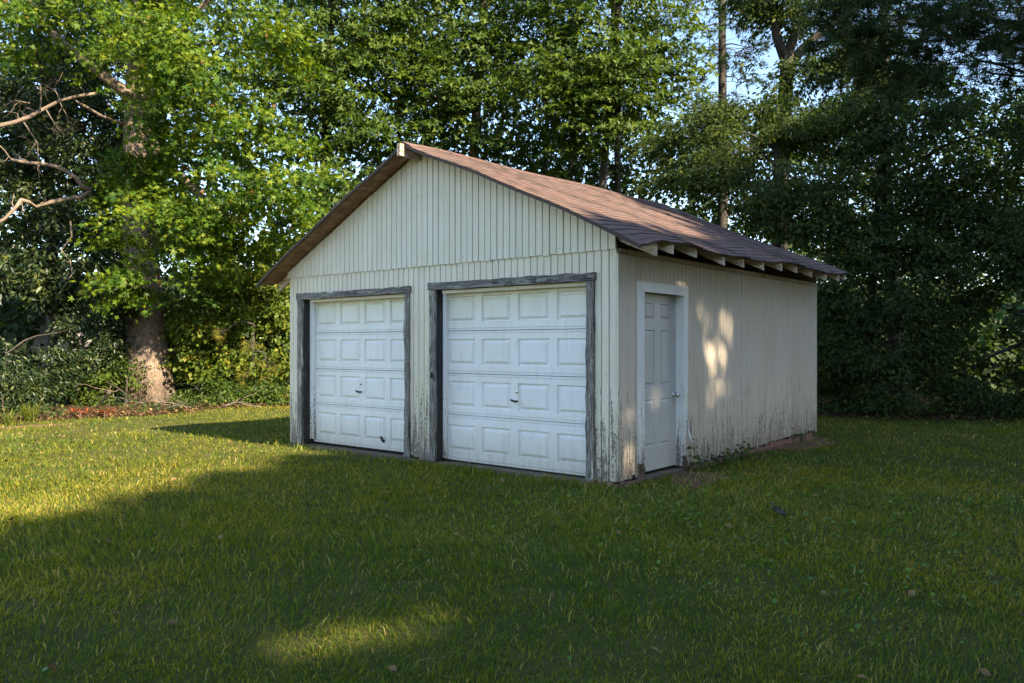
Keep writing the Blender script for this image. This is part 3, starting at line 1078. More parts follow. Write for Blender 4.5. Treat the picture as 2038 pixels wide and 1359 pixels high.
def sprays_in(lobes, count, rng, shell=0.55, axis=None):
    """spray centres spread through ellipsoidal lobes, mostly near their surface, with outward directions"""
    vol = np.array([l[3] * l[4] * l[5] for l in lobes]) ** 0.75
    idx = rng.choice(len(lobes), count, p=vol / vol.sum())
    L = np.array(lobes)[idx]
    d = unit(rng.normal(size=(count, 3)))
    r = shell + (1 - shell) * rng.random(count) ** 0.6
    r *= 1 + 0.10 * rng.normal(size=count)
    C = L[:, :3] + d * L[:, 3:6] * r[:, None]
    O = d * L[:, 3:6]
    if axis is not None:
        O = unit(O) + 0.7 * unit(np.stack([C[:, 0] - axis[0], C[:, 1] - axis[1], 0 * C[:, 0]], -1))
    O[:, 2] *= 0.35
    return C, unit(O)


def spray_leaves(C, O, k, L, Wd, Th, rng, droop=0.25, nup=0.9, nrand=0.55, nout=0.7, down=0.6):
    m = len(C)
    side = unit(np.cross(O, UP))
    t = rng.uniform(-1, 1, (m, k)); w = rng.normal(0, 0.5, (m, k)); h = rng.normal(0, 0.5, (m, k))
    sc = rng.uniform(0.65, 1.25, (m, 1))
    P = C[:, None] + O[:, None] * (t * L * sc)[..., None] + side[:, None] * (w * Wd * sc * (1.1 - 0.5 * np.abs(t)))[..., None]
    P[..., 2] += h * Th - droop * L * ((t + 1) / 2) ** 2 - 0.3 * droop * np.abs(w) * Wd
    N_ = UP[None, None] * nup + O[:, None] * nout + nrand * rng.normal(size=(m, k, 3))
    A = O[:, None] * 0.7 + side[:, None] * (np.sign(w) * rng.uniform(0.1, 1.0, (m, k)))[..., None] - UP * down + 0.25 * rng.normal(size=(m, k, 3))
    return P.reshape(-1, 3), N_.reshape(-1, 3), A.reshape(-1, 3)


def lobe(u, v, d, ru, rv, rd):
    """an ellipsoid of foliage d metres off, sizes of ru, rv in units of 1/F_PX rad, rd metres deep"""
    p = spot(u, v, d)
    r = (ru / F_PX * d, rv / F_PX * d)
    # axis aligned radii good enough for round clumps
    return (p[0], p[1], p[2], max(r[0], 0.2), max(0.6 * r[0] + 0.4 * rd, 0.2), max(r[1], 0.2))


def bez(p0, p1, sag, n, rng, wob=0.08):
    p0, p1 = np.array(p0, float), np.array(p1, float)
    L = np.linalg.norm(p1 - p0)
    out = []
    ph = rng.uniform(0, 6.28, 3)
    for i in range(n + 1):
        t = i / n
        p = p0 * (1 - t) + p1 * t + np.array([0, 0, sag * 4 * t * (1 - t)])
        e = math.sin(math.pi * t) * wob * L
        p = p + e * np.array([math.sin(5 * t + ph[0]), math.sin(6 * t + ph[1]), 0.6 * math.sin(7 * t + ph[2])]) * 0.5
        out.append(p)
    return out


def vnoise3(P, freq, seed):
    r = np.random.default_rng(seed + 900)
    s_ = np.zeros(len(P))
    for k_ in range(14):
        d = unit(r.normal(size=3)); f_ = freq * r.uniform(.7, 2.4)
        s_ += np.sin(P @ d * f_ * 2.2 + r.uniform(0, 6.28)) / (f_ / freq) ** .5
    return s_ / 3.0


def make_tree(name, label, cat, base, top, r0, r1, lobes, leaf, mat, bark, nspray, k, size, rng_seed, group=None, L=0.5, Wd=0.42, Th=0.12,
              shell=0.5, nlimb=8, lean=None, tint=(0.5, 0.25), droop=0.25, keep=None, seg=10, nside=12, nup=0.75, nrand=0.55, limb_r=0.09, flare=1.5, clump=1.5, cull=1.5):
    rng = np.random.default_rng(rng_seed)
    base = np.array([base[0], base[1], 0.0])
    top = np.array(top, float)
    root = empty(name, base)
    tag(root, label, cat, group)

    def part(mb_or, nm, m_, smooth=True):
        o = mb_or.build(nm, m_, None, smooth)
        o.parent = root
        o.location = -base
        return o

    pts, rad = [], []
    ph = rng.uniform(0, 6.28, 4)
    for i in range(seg + 1):
        t = i / seg
        p = base * (1 - t) + top * t
        H = top[2]
        p[0] += 0.03 * H * math.sin(2.2 * t + ph[0]) * t * (1 - t) * 2
        p[1] += 0.03 * H * math.sin(2.6 * t + ph[1]) * t * (1 - t) * 2
        z = p[2]
        r = r0 + (r1 - r0) * t
        r *= 1 + (flare - 1) * math.exp(-z / (1.1 * r0 + 0.05))
        if i == 0: p[2] -= 0.15
        pts.append(p); rad.append(r)
    fl = lambda i, th: 1 + (0.10 * math.exp(-i * 0.6) + 0.03) * math.sin(5 * th + ph[2]) + 0.02 * math.sin(9 * th + ph[3])
    tr = MB(); tr.tube(pts, rad, nside, 0.015, rng, fl)
    part(tr, 'trunk', bark)
    # limbs towards the biggest lobes
    if nlimb:
        order = sorted(range(len(lobes)), key=lambda i: -lobes[i][3] * lobes[i][5])[:nlimb]
        for i in order:
            l = lobes[i]
            tz = min(max(l[2] - 0.25 * math.hypot(l[0] - base[0], l[1] - base[1]) - 0.2, 0.25 * top[2]), top[2] * 0.98)
            t = tz / top[2]
            j = min(int(t * seg), seg - 1); f_ = t * seg - j
            st = pts[j] * (1 - f_) + pts[j + 1] * f_
            en = np.array(l[:3])
            lp = bez(st, en, 0.1, 7, rng)
            lr = [limb_r * (1 - 0.78 * q / 7) for q in range(8)]
            mb = MB(); mb.tube(lp, lr, 7)
            for s in range(5):
                d = unit(rng.normal(size=3))
                e2 = en + d * np.array(l[3:6]) * 0.8
                s0 = lp[rng.integers(3, 8)]
                mb.tube(bez(s0, e2, 0.05, 4, rng), [limb_r * .28, limb_r * .22, limb_r * .16, limb_r * .1, limb_r * .05], 5)
            part(mb, 'limb', bark)
    C, O = sprays_in(lobes, int(nspray * cull), rng, shell, base)
    nz = vnoise3(C, clump, rng_seed)
    thr = np.quantile(nz, 1 - 1 / cull)
    C, O, nz = C[nz > thr], O[nz > thr], nz[nz > thr]
    P, N_, A = spray_leaves(C, O, k, L, Wd, Th, rng, droop, nup, nrand)
    # clump tint + leaf tint
    ct = np.repeat(rng.normal(0, 1, len(C)), k)
    tn = np.clip(tint[0] + tint[1] * (0.6 * ct + 0.8 * rng.normal(size=len(P))), 0, 0.97)
    tn = np.where(rng.random(len(P)) < 0.004, 1.0, tn)
    sz = size * np.clip(rng.lognormal(-0.05, 0.24, len(P)), .45, 1.45)
    ok = P[:, 2] > 0.05
    if keep is not None: ok &= keep(P)
    o = place_leaves('crown', mat, leaf, P[ok], N_[ok], A[ok], sz[ok], tn[ok])
    o.parent = root
    o.location = -base
    return root


def needles(name, mat, C, D_, n, length, rng, width=0.006, parent=None):
    """pine tufts: n thin needles fanning out from each centre"""
    m = len(C)
    d = unit(D_[:, None] * 0.9 + 0.75 * rng.normal(size=(m, n, 3)))
    l = length * rng.uniform(0.7, 1.1, (m, n, 1))
    start = C[:, None] + D_[:, None] * rng.uniform(-0.08, 0.08, (m, n, 1))
    tip = start + d * l
    tip[..., 2] -= 0.12 * l[..., 0]
    side = unit(np.cross(d, rng.normal(size=(m, n, 3)))) * width
    V = np.stack([start - side, start + side, tip], 2).reshape(-1, 3)
    Fc = np.arange(len(V)).reshape(-1, 3)
    tn = np.repeat(np.clip(np.repeat(rng.beta(2, 3, m), n) + 0.1 * rng.normal(size=m * n), 0, 0.99), 3)
    return big_mesh(name, V, Fc, mat, parent, tn)


def make_pine(name, label, base, top, r0, tufts, seed, mat='needle', group=None, length=0.24, n=34, bark='dark_bark', width=0.006, stems=None):
    rng = np.random.default_rng(seed)
    base = np.array([base[0], base[1], 0.0])
    root = empty(name, base)
    tag(root, label, 'pine tree', group)
    top = np.array(top, float)
    pts = [base * (1 - t) + top * t for t in np.linspace(0, 1, 9)]
    pts[0] = pts[0] - np.array([0, 0, .15])
    mb = MB(); mb.tube(pts, [r0 * (1.15 - 0.7 * t) for t in np.linspace(0, 1, 9)], 12, 0.02, rng)
    o = mb.build('trunk', M[bark], None, True); o.parent = root; o.location = -base
    allC, allD = [], []
    for (p, rx, ry, rz, cnt) in tufts:
        # each cluster is a bough: stem from the trunk to the cluster with tufts round it
        p = np.array(p, float)
        t = min(max((p[2] + 0.3) / top[2], 0.05), 0.97)
        st = base * (1 - t) + top * t
        lp = bez(st, p, 0.15, 6, rng)
        mb = MB(); mb.tube(lp, [0.032, 0.028, 0.024, 0.02, 0.015, 0.011, 0.006], 6)
        c = p + rng.normal(size=(cnt, 3)) * 0.55 * np.array([rx, ry, rz])
        for q in c[:: max(1, cnt // 10)]:
            mb.tube(bez(lp[rng.integers(5, 7)], q, 0.04, 3, rng), [0.014, 0.010, 0.007, 0.004], 4)
        o = mb.build('bough', M[bark], None, True); o.parent = root; o.location = -base
        allC.append(c)
        allD.append(unit(unit(c - st) + 0.5 * rng.normal(size=c.shape) + np.array([0, 0, 0.1])))
    o = needles('crown', M[mat], np.concatenate(allC), np.concatenate(allD), n, length, rng, width)
    o.parent = root; o.location = -base
    return root


# ------------------------------------------------------------------ the big sweetgum on the left
S = lobe
gum_base = gspot(300, 21.6)
gum_top = spot(288, -260, 21.9)
gum_lobes = [S(40, 40, 19.0, 85, 70, 1.2), S(20, 130, 19.2, 40, 45, .7), S(180, 40, 19.4, 90, 60, 1.2), S(290, 70, 18.8, 110, 80, 1.4), S(390, 110, 18.6, 95, 80, 1.2),
             S(500, 60, 19.0, 80, 80, 1.2), S(545, 110, 19.2, 55, 50, .9), S(360, 180, 19.0, 70, 50, 1.0), S(270, 20, 20.0, 120, 60, 1.4),
             S(330, 270, 20.0, 70, 60, 1.0), S(285, 150, 20.4, 60, 45, .6), S(275, 255, 20.4, 45, 45, .5), S(310, 340, 20.4, 50, 40, .5), S(420, 290, 19.3, 95, 60, 1.2), S(520, 250, 19.0, 70, 45, 1.0), S(600, 310, 18.6, 75, 50, 1.0), S(650, 350, 18.4, 35, 35, .7),
             S(480, 370, 19.2, 110, 50, 1.2), S(590, 410, 18.8, 60, 50, 1.0), S(380, 400, 19.6, 90, 60, 1.0), S(290, 400, 19.8, 80, 60, 1.0), S(250, 330, 20.4, 40, 40, .7),
             S(500, 470, 19.4, 90, 45, 1.0), S(370, 480, 19.6, 80, 45, .9), S(260, 490, 19.6, 70, 50, .9), S(250, 560, 20.0, 60, 35, .7), S(400, 550, 20.2, 55, 35, .8),
             S(330, 420, 22.8, 130, 90, 1.2), S(400, 120, 23.0, 130, 110, 1.6), S(330, -120, 21.0, 260, 110, 3.0)]
make_tree('sweetgum_tree', 'tall sweetgum with thick grey trunk and bright star-shaped leaves at the left', 'tree', gum_base, gum_top, 0.50, 0.29, gum_lobes,
          'star', M['leaf_gum'], M['bark'], 1500, 31, 0.155, 21, clump=1.15, cull=2.2, L=0.60, Wd=0.44, Th=0.10, shell=0.55, nlimb=0, tint=(0.55, 0.30), droop=0.5, seg=16, nside=22, flare=1.28, nrand=0.75)
gum = bpy.data.objects['sweetgum_tree']


def child_tube(parent, name, mat, lists, smooth=True):
    mb = MB()
    for pts, rad, n in lists: mb.tube(pts, rad, n)
    o = mb.build(name, mat, None, smooth)
    o.parent = parent
    o.location = -parent.location
    return o


def twiggy(lists, seed, per=3, ln=.55):
    r = np.random.default_rng(seed)
    out = list(lists)
    for pts, rad, n in lists:
        for _ in range(per * max(1, len(pts) // 3)):
            i = r.integers(0, len(pts) - 1)
            p0 = pts[i] + (pts[i + 1] - pts[i]) * r.random()
            d = unit(r.normal(size=3) * np.array([1, 1, .9]) + RT * -.3)
            L_ = ln * r.uniform(.3, 1.2)
            q = bez(p0, p0 + d * L_, 0.06 * r.normal(), 4, r, .16)
            r0 = min(rad[i] * .4, .014)
            out.append((q, taper(r0, .003, 5), 4))
            for _k in range(2):
                j = r.integers(1, 4)
                out.append((bez(q[j], q[j] + unit(d + r.normal(size=3) * .8) * L_ * .5, .02, 3, r, .12), taper(r0 * .6, .0025, 4), 4))
    return out


def poly(us, d0, d1):
    n = len(us)
    return [spot(u, v, d0 + (d1 - d0) * i / (n - 1)) for i, (u, v) in enumerate(us)]


def taper(a, b, n):
    return [a + (b - a) * i / (n - 1) for i in range(n)]


# main limbs one sees between the leaves
P1 = poly([(296, 215), (262, 190), (225, 165), (178, 130), (140, 100), (92, 55), (60, 0), (40, -60)], 21.5, 20.4)
child_tube(gum, 'limb', M['pale_bark'], [(P1, taper(.17, .07, 8), 9)])
P1 = poly([(290, 260), (318, 310), (345, 340), (380, 372), (400, 395), (432, 400), (445, 425), (490, 450)], 21.5, 19.6)
child_tube(gum, 'limb', M['pale_bark'], [(P1, taper(.15, .05, 8), 8), (poly([(330, 320), (350, 345), (375, 335), (370, 330)], 21, 20.6), taper(.06, .02, 4), 6)])
P1 = poly([(286, 240), (240, 245), (200, 230), (150, 200)], 21.6, 20.8)
child_tube(gum, 'limb', M['pale_bark'], [(P1, taper(.07, .03, 4), 7)])
P1 = poly([(300, 150), (330, 90), (380, 40), (430, -20)], 21.8, 20.4)
child_tube(gum, 'limb', M['bark'], [(P1, taper(.14, .05, 4), 8)])
P1 = poly([(258, 212), (285, 222), (322, 226)], 20.2, 19.9)
child_tube(gum, 'dead_twig', M['dead_wood'], [(P1, taper(.025, .012, 3), 5), (poly([(282, 245), (300, 248), (322, 250)], 20.4, 20.2), taper(.05, .02, 3), 6)])

# ------------------------------------------------------------------ dark magnolia with dead branches at the far left
mag_base = gspot(95, 24.0)
mag_lobes = [S(60, 260, 22.6, 120, 120, 1.4), S(170, 330, 22.8, 90, 120, 1.2), S(40, 450, 22.0, 120, 110, 1.2), S(150, 520, 21.8, 110, 100, 1.2), S(50, 565, 21.6, 110, 55, 1.0),
             S(225, 620, 22.0, 45, 70, .7), S(120, 160, 23.6, 140, 90, 1.4), S(120, 40, 24.0, 190, 110, 2.0), S(-60, 330, 21.5, 100, 260, 1.4), S(230, 450, 23.4, 70, 100, 1.0), S(240, 250, 24.0, 80, 110, 1.0)]
make_tree('magnolia_tree', 'dark glossy-leaved magnolia with bare pale branches at the far left', 'tree', mag_base, spot(100, 60, 24.2), 0.20, 0.06, mag_lobes, 'long', M['leaf_glossy'], M['dark_bark'],
          1700, 22, 0.19, 22, cull=1.8, L=0.42, Wd=0.36, Th=0.22, shell=0.3, nlimb=6, tint=(0.45, 0.3), droop=0.1, nup=0.5, nrand=0.9)
mag = bpy.data.objects['magnolia_tree']
child_tube(mag, 'dead_branch', M['dead_wood'], twiggy([
    (poly([(195, 185), (160, 190), (120, 200), (90, 215), (60, 232), (30, 243), (0, 250), (-40, 262)], 20.6, 19.6), taper(.035, .06, 8), 7),
    (poly([(80, 222), (82, 190), (80, 165)], 20.0, 19.9), taper(.02, .008, 3), 5), (poly([(60, 205), (30, 200), (0, 215)], 20.0, 19.7), taper(.02, .010, 3), 5),
    (poly([(90, 170), (118, 160), (125, 143)], 20, 19.8), taper(.012, .005, 3), 4), (poly([(120, 200), (110, 180), (85, 168), (78, 160)], 20.2, 20), taper(.016, .006, 4), 5),
    (poly([(90, 215), (105, 240), (118, 258), (130, 270), (168, 254)], 20, 19.8), taper(.016, .006, 5), 5), (poly([(118, 258), (145, 256), (150, 262)], 20, 19.8), taper(.010, .004, 3), 4),
    (poly([(45, 240), (60, 262), (75, 285), (76, 330)], 20, 19.8), taper(.018, .007, 4), 5)], 5))
child_tube(mag, 'dead_branch', M['dead_wood'], twiggy([
    (poly([(182, 378), (165, 372), (150, 352), (128, 338), (100, 328), (70, 325), (45, 322), (22, 317)], 20.8, 19.8), taper(.062, .036, 8), 8),
    (poly([(180, 380), (160, 392), (130, 396), (100, 402), (72, 412), (58, 402), (42, 397)], 20.8, 19.6), taper(.058, .042, 7), 8),
    (poly([(42, 397), (32, 412), (10, 435), (-20, 452)], 19.6, 19.2), taper(.042, .038, 4), 7), (poly([(22, 317), (10, 300), (-10, 280)], 19.8, 19.6), taper(.02, .010, 3), 5)], 6, 2, .45))
child_tube(mag, 'dead_branch', M['dead_wood'], [(poly([(140, 440), (143, 470), (122, 498), (140, 520), (144, 545), (125, 575)], 20.6, 20.4), taper(.025, .010, 6), 5)])

# ------------------------------------------------------------------ understory along the left edge
def shrub(name, label, u, d, lobes, leaf, mat, nspray, k, size, seed, tint=(0.45, 0.28), bark='dark_bark', group=None, L=0.3, shell=0.3, **kw):
    b = gspot(u, d)
    top = spot(u, lobes[0][2], d); top = np.array([b[0] + .1, b[1], max(0.6, max(l[2] for l in lobes) * 0.8)])
    return make_tree(name, label, 'shrub', b, top, 0.045, 0.015, lobes, leaf, M[mat], M[bark], nspray, k, size, seed, group, L=L, Wd=L * .9, Th=0.16, shell=shell,
                     nlimb=min(6, len(lobes)), tint=tint, limb_r=0.022, seg=6, nside=7, nup=0.7, nrand=0.8, **kw)


shrub('evergreen_shrub', 'dark glossy shrub left of the sweetgum trunk beside red fronds', 190, 20.8, [S(222, 690, 20.6, 42, 60, .6), S(150, 750, 20.2, 90, 50, .7), S(220, 780, 20.4, 60, 35, .6), S(230, 620, 21.0, 50, 60, .6)], 'oval', 'leaf_glossy', 420, 24, 0.088, 31, cull=1.9, droop=.3)
shrub('evergreen_shrub', 'dark leathery shrub at the bottom left edge of the woods', 10, 18.6, [S(-10, 720, 18.6, 50, 60, .7), S(-20, 770, 18.0, 90, 60, .8), S(60, 785, 18.4, 70, 35, .6), S(100, 745, 19.4, 60, 40, .5), S(50, 690, 19.6, 30, 40, .5), S(150, 650, 20.4, 40, 28, .5), S(120, 705, 19.8, 60, 16, .5)], 'long', 'leaf_glossy', 420, 24, 0.11, 32, cull=1.9, droop=.3)
shrub('leafy_sapling', 'light green leafy sapling at the foot of the sweetgum', 250, 20.2, [S(205, 760, 20.2, 45, 35, .5), S(255, 745, 20.5, 30, 40, .4), S(180, 800, 20.0, 30, 20, .4)], 'oval', 'leaf_vine', 80, 16, 0.11, 33, tint=(0.25, .2))
shrub('vine_thicket', 'sunlit yellow-green vine thicket between the sweetgum and the garage', 470, 22.6, [S(420, 640, 22.0, 80, 60, .9), S(520, 590, 22.0, 80, 60, .9), S(450, 560, 22.6, 90, 50, .9), S(560, 520, 22.4, 50, 60, .8), S(560, 650, 21.6, 50, 80, .8),
       S(390, 720, 21.8, 60, 60, .8), S(480, 740, 21.6, 70, 60, .8), S(560, 750, 21.2, 40, 60, .7)], 'broad', 'leaf_vine', 820, 20, 0.115, 34, tint=(0.5, .28), L=.36, droop=.4)
shrub('low_shrub', 'low dark shrub right of the sweetgum trunk base', 400, 20.8, [S(385, 770, 20.8, 50, 35, .6), S(450, 785, 20.6, 60, 28, .6), S(530, 785, 20.2, 45, 30, .5)], 'oval', 'leaf_mid', 190, 18, 0.10, 35, tint=(0.4, .3), droop=.3)
rp = np.random.default_rng(36)
make_pine('pine_sapling', 'small yellowing pine sapling in the thicket left of the garage', gspot(505, 21.0), spot(505, 640, 21.0), 0.03,
          [(spot(u, v, 20.6), .28, .25, .25, 8) for u, v in ((500, 690), (440, 665), (535, 725), (490, 755), (540, 775))], 36, 'needle_yellow', length=0.24, n=24, width=0.004)
# ------------------------------------------------------------------ trees behind the garage
GB = 'sweetgums standing behind the garage'
make_tree('sweetgum_tree', 'leafy sweetgum above the left slope of the garage roof', 'tree', gspot(640, 26.0), spot(650, -260, 26.0), 0.18, 0.07,
          [S(640, 60, 25, 110, 90, 1.6), S(700, 170, 24.6, 90, 80, 1.4), S(620, 220, 25.2, 90, 70, 1.3), S(720, 290, 24.4, 80, 60, 1.2), S(640, 380, 25.0, 90, 70, 1.2), S(570, 120, 26.5, 90, 90, 1.2), S(760, 60, 25.2, 90, 90, 1.4), S(640, 480, 25.4, 80, 60, 1.0),
           S(640, -90, 25, 170, 80, 2.2)], 'star3', M['leaf_mid'], M['dark_bark'], 850, 24, 0.19, 41, group=GB, L=.62, Wd=.5, Th=.09, shell=.5, tint=(.45, .28), droop=.4, nlimb=7, limb_r=.06)
make_tree('sweetgum_tree', 'sweetgum with pale crooked trunk behind the garage peak', 'tree', gspot(930, 27.0), spot(985, -260, 26.6), 0.22, 0.10,
          [S(840, 50, 26, 100, 90, 1.6), S(930, 120, 25.4, 100, 80, 1.4), S(860, 190, 25.4, 100, 70, 1.4), S(800, 130, 25.6, 80, 80, 1.4), S(1000, 60, 26, 90, 70, 1.4), S(960, 230, 25.4, 90, 60, 1.3), S(840, 270, 26.0, 100, 50, 1.2), S(1010, 300, 26.4, 70, 40, 1.0),
           S(900, -90, 26, 200, 80, 2.2)], 'star3', M['leaf_mid'], M['pale_bark'], 950, 24, 0.19, 42, group=GB, L=.62, Wd=.5, Th=.09, shell=.5, tint=(.48, .28), droop=.4, nlimb=7, limb_r=.07)
make_tree('sweetgum_tree', 'sunlit sweetgum behind the garage ridge, left of the pine trunk', 'tree', gspot(1170, 26.0), spot(1250, -240, 25.6), 0.17, 0.07,
          [S(1090, 150, 24.6, 90, 70, 1.4), S(1170, 90, 24.4, 90, 80, 1.4), S(1250, 150, 24.0, 100, 70, 1.4), S(1310, 60, 24.4, 80, 80, 1.4), S(1200, 220, 24.4, 90, 60, 1.2), S(1130, 260, 25.0, 80, 50, 1.0), S(1290, 230, 24.2, 60, 50, 1.0), S(1100, 40, 25.4, 90, 60, 1.4),
           S(1360, 150, 24.8, 45, 70, .9), S(1220, -90, 25, 200, 80, 2.2)], 'star3', M['leaf_mid'], M['dark_bark'], 1000, 24, 0.19, 43, group=GB, L=.62, Wd=.5, Th=.09, shell=.5, tint=(.56, .28), droop=.4, nlimb=8, limb_r=.06)
for i, (ua, ub, d, r, lab) in enumerate([(1095, 1080, 28.0, .11, 'slim young trunk rising behind the garage ridge'), (1228, 1215, 29.0, .15, 'straight bare trunk right of the slim trunk behind the ridge'),
                                         (1150, 1160, 31.0, .10, 'thin distant trunk between two others behind the ridge')]):
    make_tree('young_tree', lab, 'tree', gspot(ua, d), spot(ub, -150, d), r, r * .6, [S(ub - 60, 300, d, 55, 30, .7), S(ub + 60, 250, d, 60, 35, .8), S(ub, 330, d + .4, 60, 30, .8), S(ub, 160, d, 80, 60, 1.0)], 'star3', M['leaf_far'], M['dark_bark'], 150, 14, 0.17, 50 + i,
              L=.45, tint=(.5, .3), nlimb=3, limb_r=.03)

rp = np.random.default_rng(44)
make_pine('pine_tree', 'tall straight pine trunk against the blue gap of sky', gspot(1440, 29.0), spot(1436, -300, 29.0), 0.20,
          [(spot(u, v, 28.6), 1.0, .8, .5, 16) for u, v in ((1395, 60), (1480, 50), (1400, 150), (1475, 165), (1350, 110), (1500, 100), (1385, 5), (1400, 205), (1350, 30), (1410, 100), (1500, 20), (1470, 110))], 44, length=0.30, n=34, width=0.010)
make_tree('forked_tree', 'forking broadleaf tree standing right of the pine against the sky', 'tree', gspot(1562, 25.0), spot(1568, 105, 25.0), 0.27, 0.21,
          [S(1530, 30, 24.6, 50, 40, .8), S(1610, 20, 24.6, 80, 50, 1.0), S(1650, 90, 24.4, 60, 50, .9), S(1600, 160, 24.4, 60, 50, .9), S(1520, 200, 24.6, 40, 50, .7), S(1680, 170, 24.4, 60, 60, .9), S(1580, 250, 24.2, 80, 50, 1.0), S(1530, -60, 25, 130, 70, 1.6), S(1495, 130, 25, 18, 40, .4), S(1500, 20, 25, 30, 30, .5), S(1640, 220, 24, 60, 50, .8), S(1720, 110, 24, 60, 50, .8)],
          'oval', M['leaf_dark'], M['dark_bark'], 1000, 22, 0.135, 45, L=.42, tint=(.4, .28), droop=.35, nlimb=0, nrand=.8)
fk = bpy.data.objects['forked_tree']
for a in ([(1566, 115), (1585, 60), (1588, 0), (1596, -80)], [(1562, 115), (1545, 70), (1540, 0), (1532, -80)], [(1572, 125), (1610, 85), (1660, 45), (1720, -10)]):
    child_tube(fk, 'limb', M['dark_bark'], [(poly(a, 25.0, 24.6), taper(.17, .08, 4), 9)])

# ------------------------------------------------------------------ dark trees on the right, rooted along the back of the lawn
GR = 'dark trees along the back of the lawn'
make_tree('laurel_tree', 'small-leaved dark tree reaching over the rear slope of the roof', 'tree', gspot(1560, 19.6), spot(1545, 260, 20.2), 0.13, 0.05,
          [S(1420, 350, 19.4, 60, 60, 1.0), S(1500, 400, 19.2, 80, 45, 1.0), S(1480, 290, 19.8, 80, 60, 1.1), S(1590, 350, 19.2, 90, 60, 1.1), S(1600, 440, 18.8, 90, 40, 1.0), S(1680, 400, 18.8, 70, 60, 1.0), S(1410, 250, 20.6, 60, 50, 1.0), S(1580, 260, 20.2, 80, 50, 1.1), S(1340, 340, 20.4, 50, 50, .8), S(1450, 230, 20.8, 60, 35, .8), S(1530, 215, 21, 50, 35, .7), S(1320, 280, 21.5, 45, 50, .7), S(1690, 480, 18.6, 50, 45, .8)],
          'oval', M['leaf_dark'], M['dark_bark'], 1200, 30, 0.105, 61, clump=1.3, cull=1.5, group=GR, L=.46, Wd=.46, Th=.08, shell=.35, tint=(.5, .3), droop=.35, nlimb=8, limb_r=.045)
make_tree('laurel_tree', 'dark bushy tree right of the rear corner of the garage', 'tree', gspot(1740, 18.6), spot(1750, 330, 18.8), 0.12, 0.05,
          [S(1700, 560, 18.0, 60, 50, .9), S(1690, 650, 17.8, 60, 45, .8), S(1780, 600, 17.6, 80, 60, .9), S(1680, 730, 17.8, 50, 45, .7), S(1770, 730, 17.4, 80, 40, .8), S(1760, 500, 18.2, 80, 60, 1.0), S(1850, 530, 17.8, 70, 70, .9), S(1650, 600, 18.6, 30, 60, .6), S(1850, 680, 17.4, 60, 60, .8), S(1740, 790, 17.5, 100, 25, .7), S(1660, 780, 18.2, 40, 40, .6)],
          'oval', M['leaf_dark'], M['dark_bark'], 950, 30, 0.105, 62, clump=1.3, cull=1.6, group=GR, L=.44, Wd=.46, Th=.08, shell=.3, tint=(.42, .28), droop=.4, nlimb=8, limb_r=.04)
make_tree('oak_tree', 'tall dark tree in the middle of the shaded right side', 'tree', gspot(1790, 20.5), spot(1760, -100, 20.0), 0.20, 0.08,
          [S(1720, 250, 19.4, 90, 70, 1.2), S(1800, 310, 18.8, 90, 70, 1.2), S(1880, 250, 18.8, 90, 60, 1.2), S(1780, 400, 18.8, 90, 60, 1.1), S(1880, 370, 18.4, 90, 70, 1.1), S(1960, 320, 18.4, 80, 70, 1.1), S(1700, 330, 19.6, 60, 60, 1.0), S(1760, 180, 20, 80, 50, 1.2), S(1900, 450, 18.4, 90, 60, 1.0), S(1980, 430, 18.0, 70, 70, 1.0), S(2040, 240, 18.6, 80, 80, 1.2), S(1830, 150, 19.6, 60, 40, .8), S(1950, 200, 19, 70, 40, .9), S(1700, 200, 20, 50, 50, .8), S(1780, 60, 19.8, 70, 50, .9)],
          'oval', M['leaf_dark'], M['dark_bark'], 1250, 26, 0.115, 63, clump=1.2, cull=1.5, group=GR, L=.5, Wd=.44, Th=.12, shell=.3, tint=(.38, .28), droop=.4, nlimb=9, limb_r=.06)
make_tree('oak_tree', 'dark tree at the right edge of the picture', 'tree', gspot(2080, 17.6), spot(2090, 120, 17.4), 0.17, 0.07,
          [S(1980, 560, 17.0, 70, 60, 1.0), S(2050, 480, 16.6, 80, 80, 1.1), S(2040, 620, 16.4, 60, 60, 1.0), S(2010, 800, 16.8, 70, 28, .7), S(2120, 600, 16.4, 90, 200, 1.4), S(1930, 600, 17.6, 60, 50, .8), S(1890, 770, 17.4, 70, 32, .7), S(2060, 740, 16.2, 50, 60, .9), S(2100, 300, 17, 90, 130, 1.4)],
          'oval', M['leaf_dark'], M['dark_bark'], 800, 26, 0.115, 64, clump=1.2, cull=1.9, group=GR, L=.48, Wd=.42, Th=.12, shell=.3, tint=(.34, .25), droop=.4, nlimb=8, limb_r=.05)
rp = np.random.default_rng(46)
make_pine('pine_tree', 'dark long-needled pine boughs hanging in at the top right', gspot(2130, 16.4), spot(2120, -520, 16.2), 0.22,
          [(spot(u, v, 14.6 + .01 * (u - 1700) * .2), .8, .7, .5, 70) for u, v in ((1690, 70), (1740, 40), (1790, 110), (1850, 60), (1900, 30), (1960, 90), (2020, 50), (1680, 10), (1760, -20), (1840, 140), (1960, 20), (2040, 130), (1720, 130), (2080, 60))], 46, length=0.26, n=40, width=0.0075)

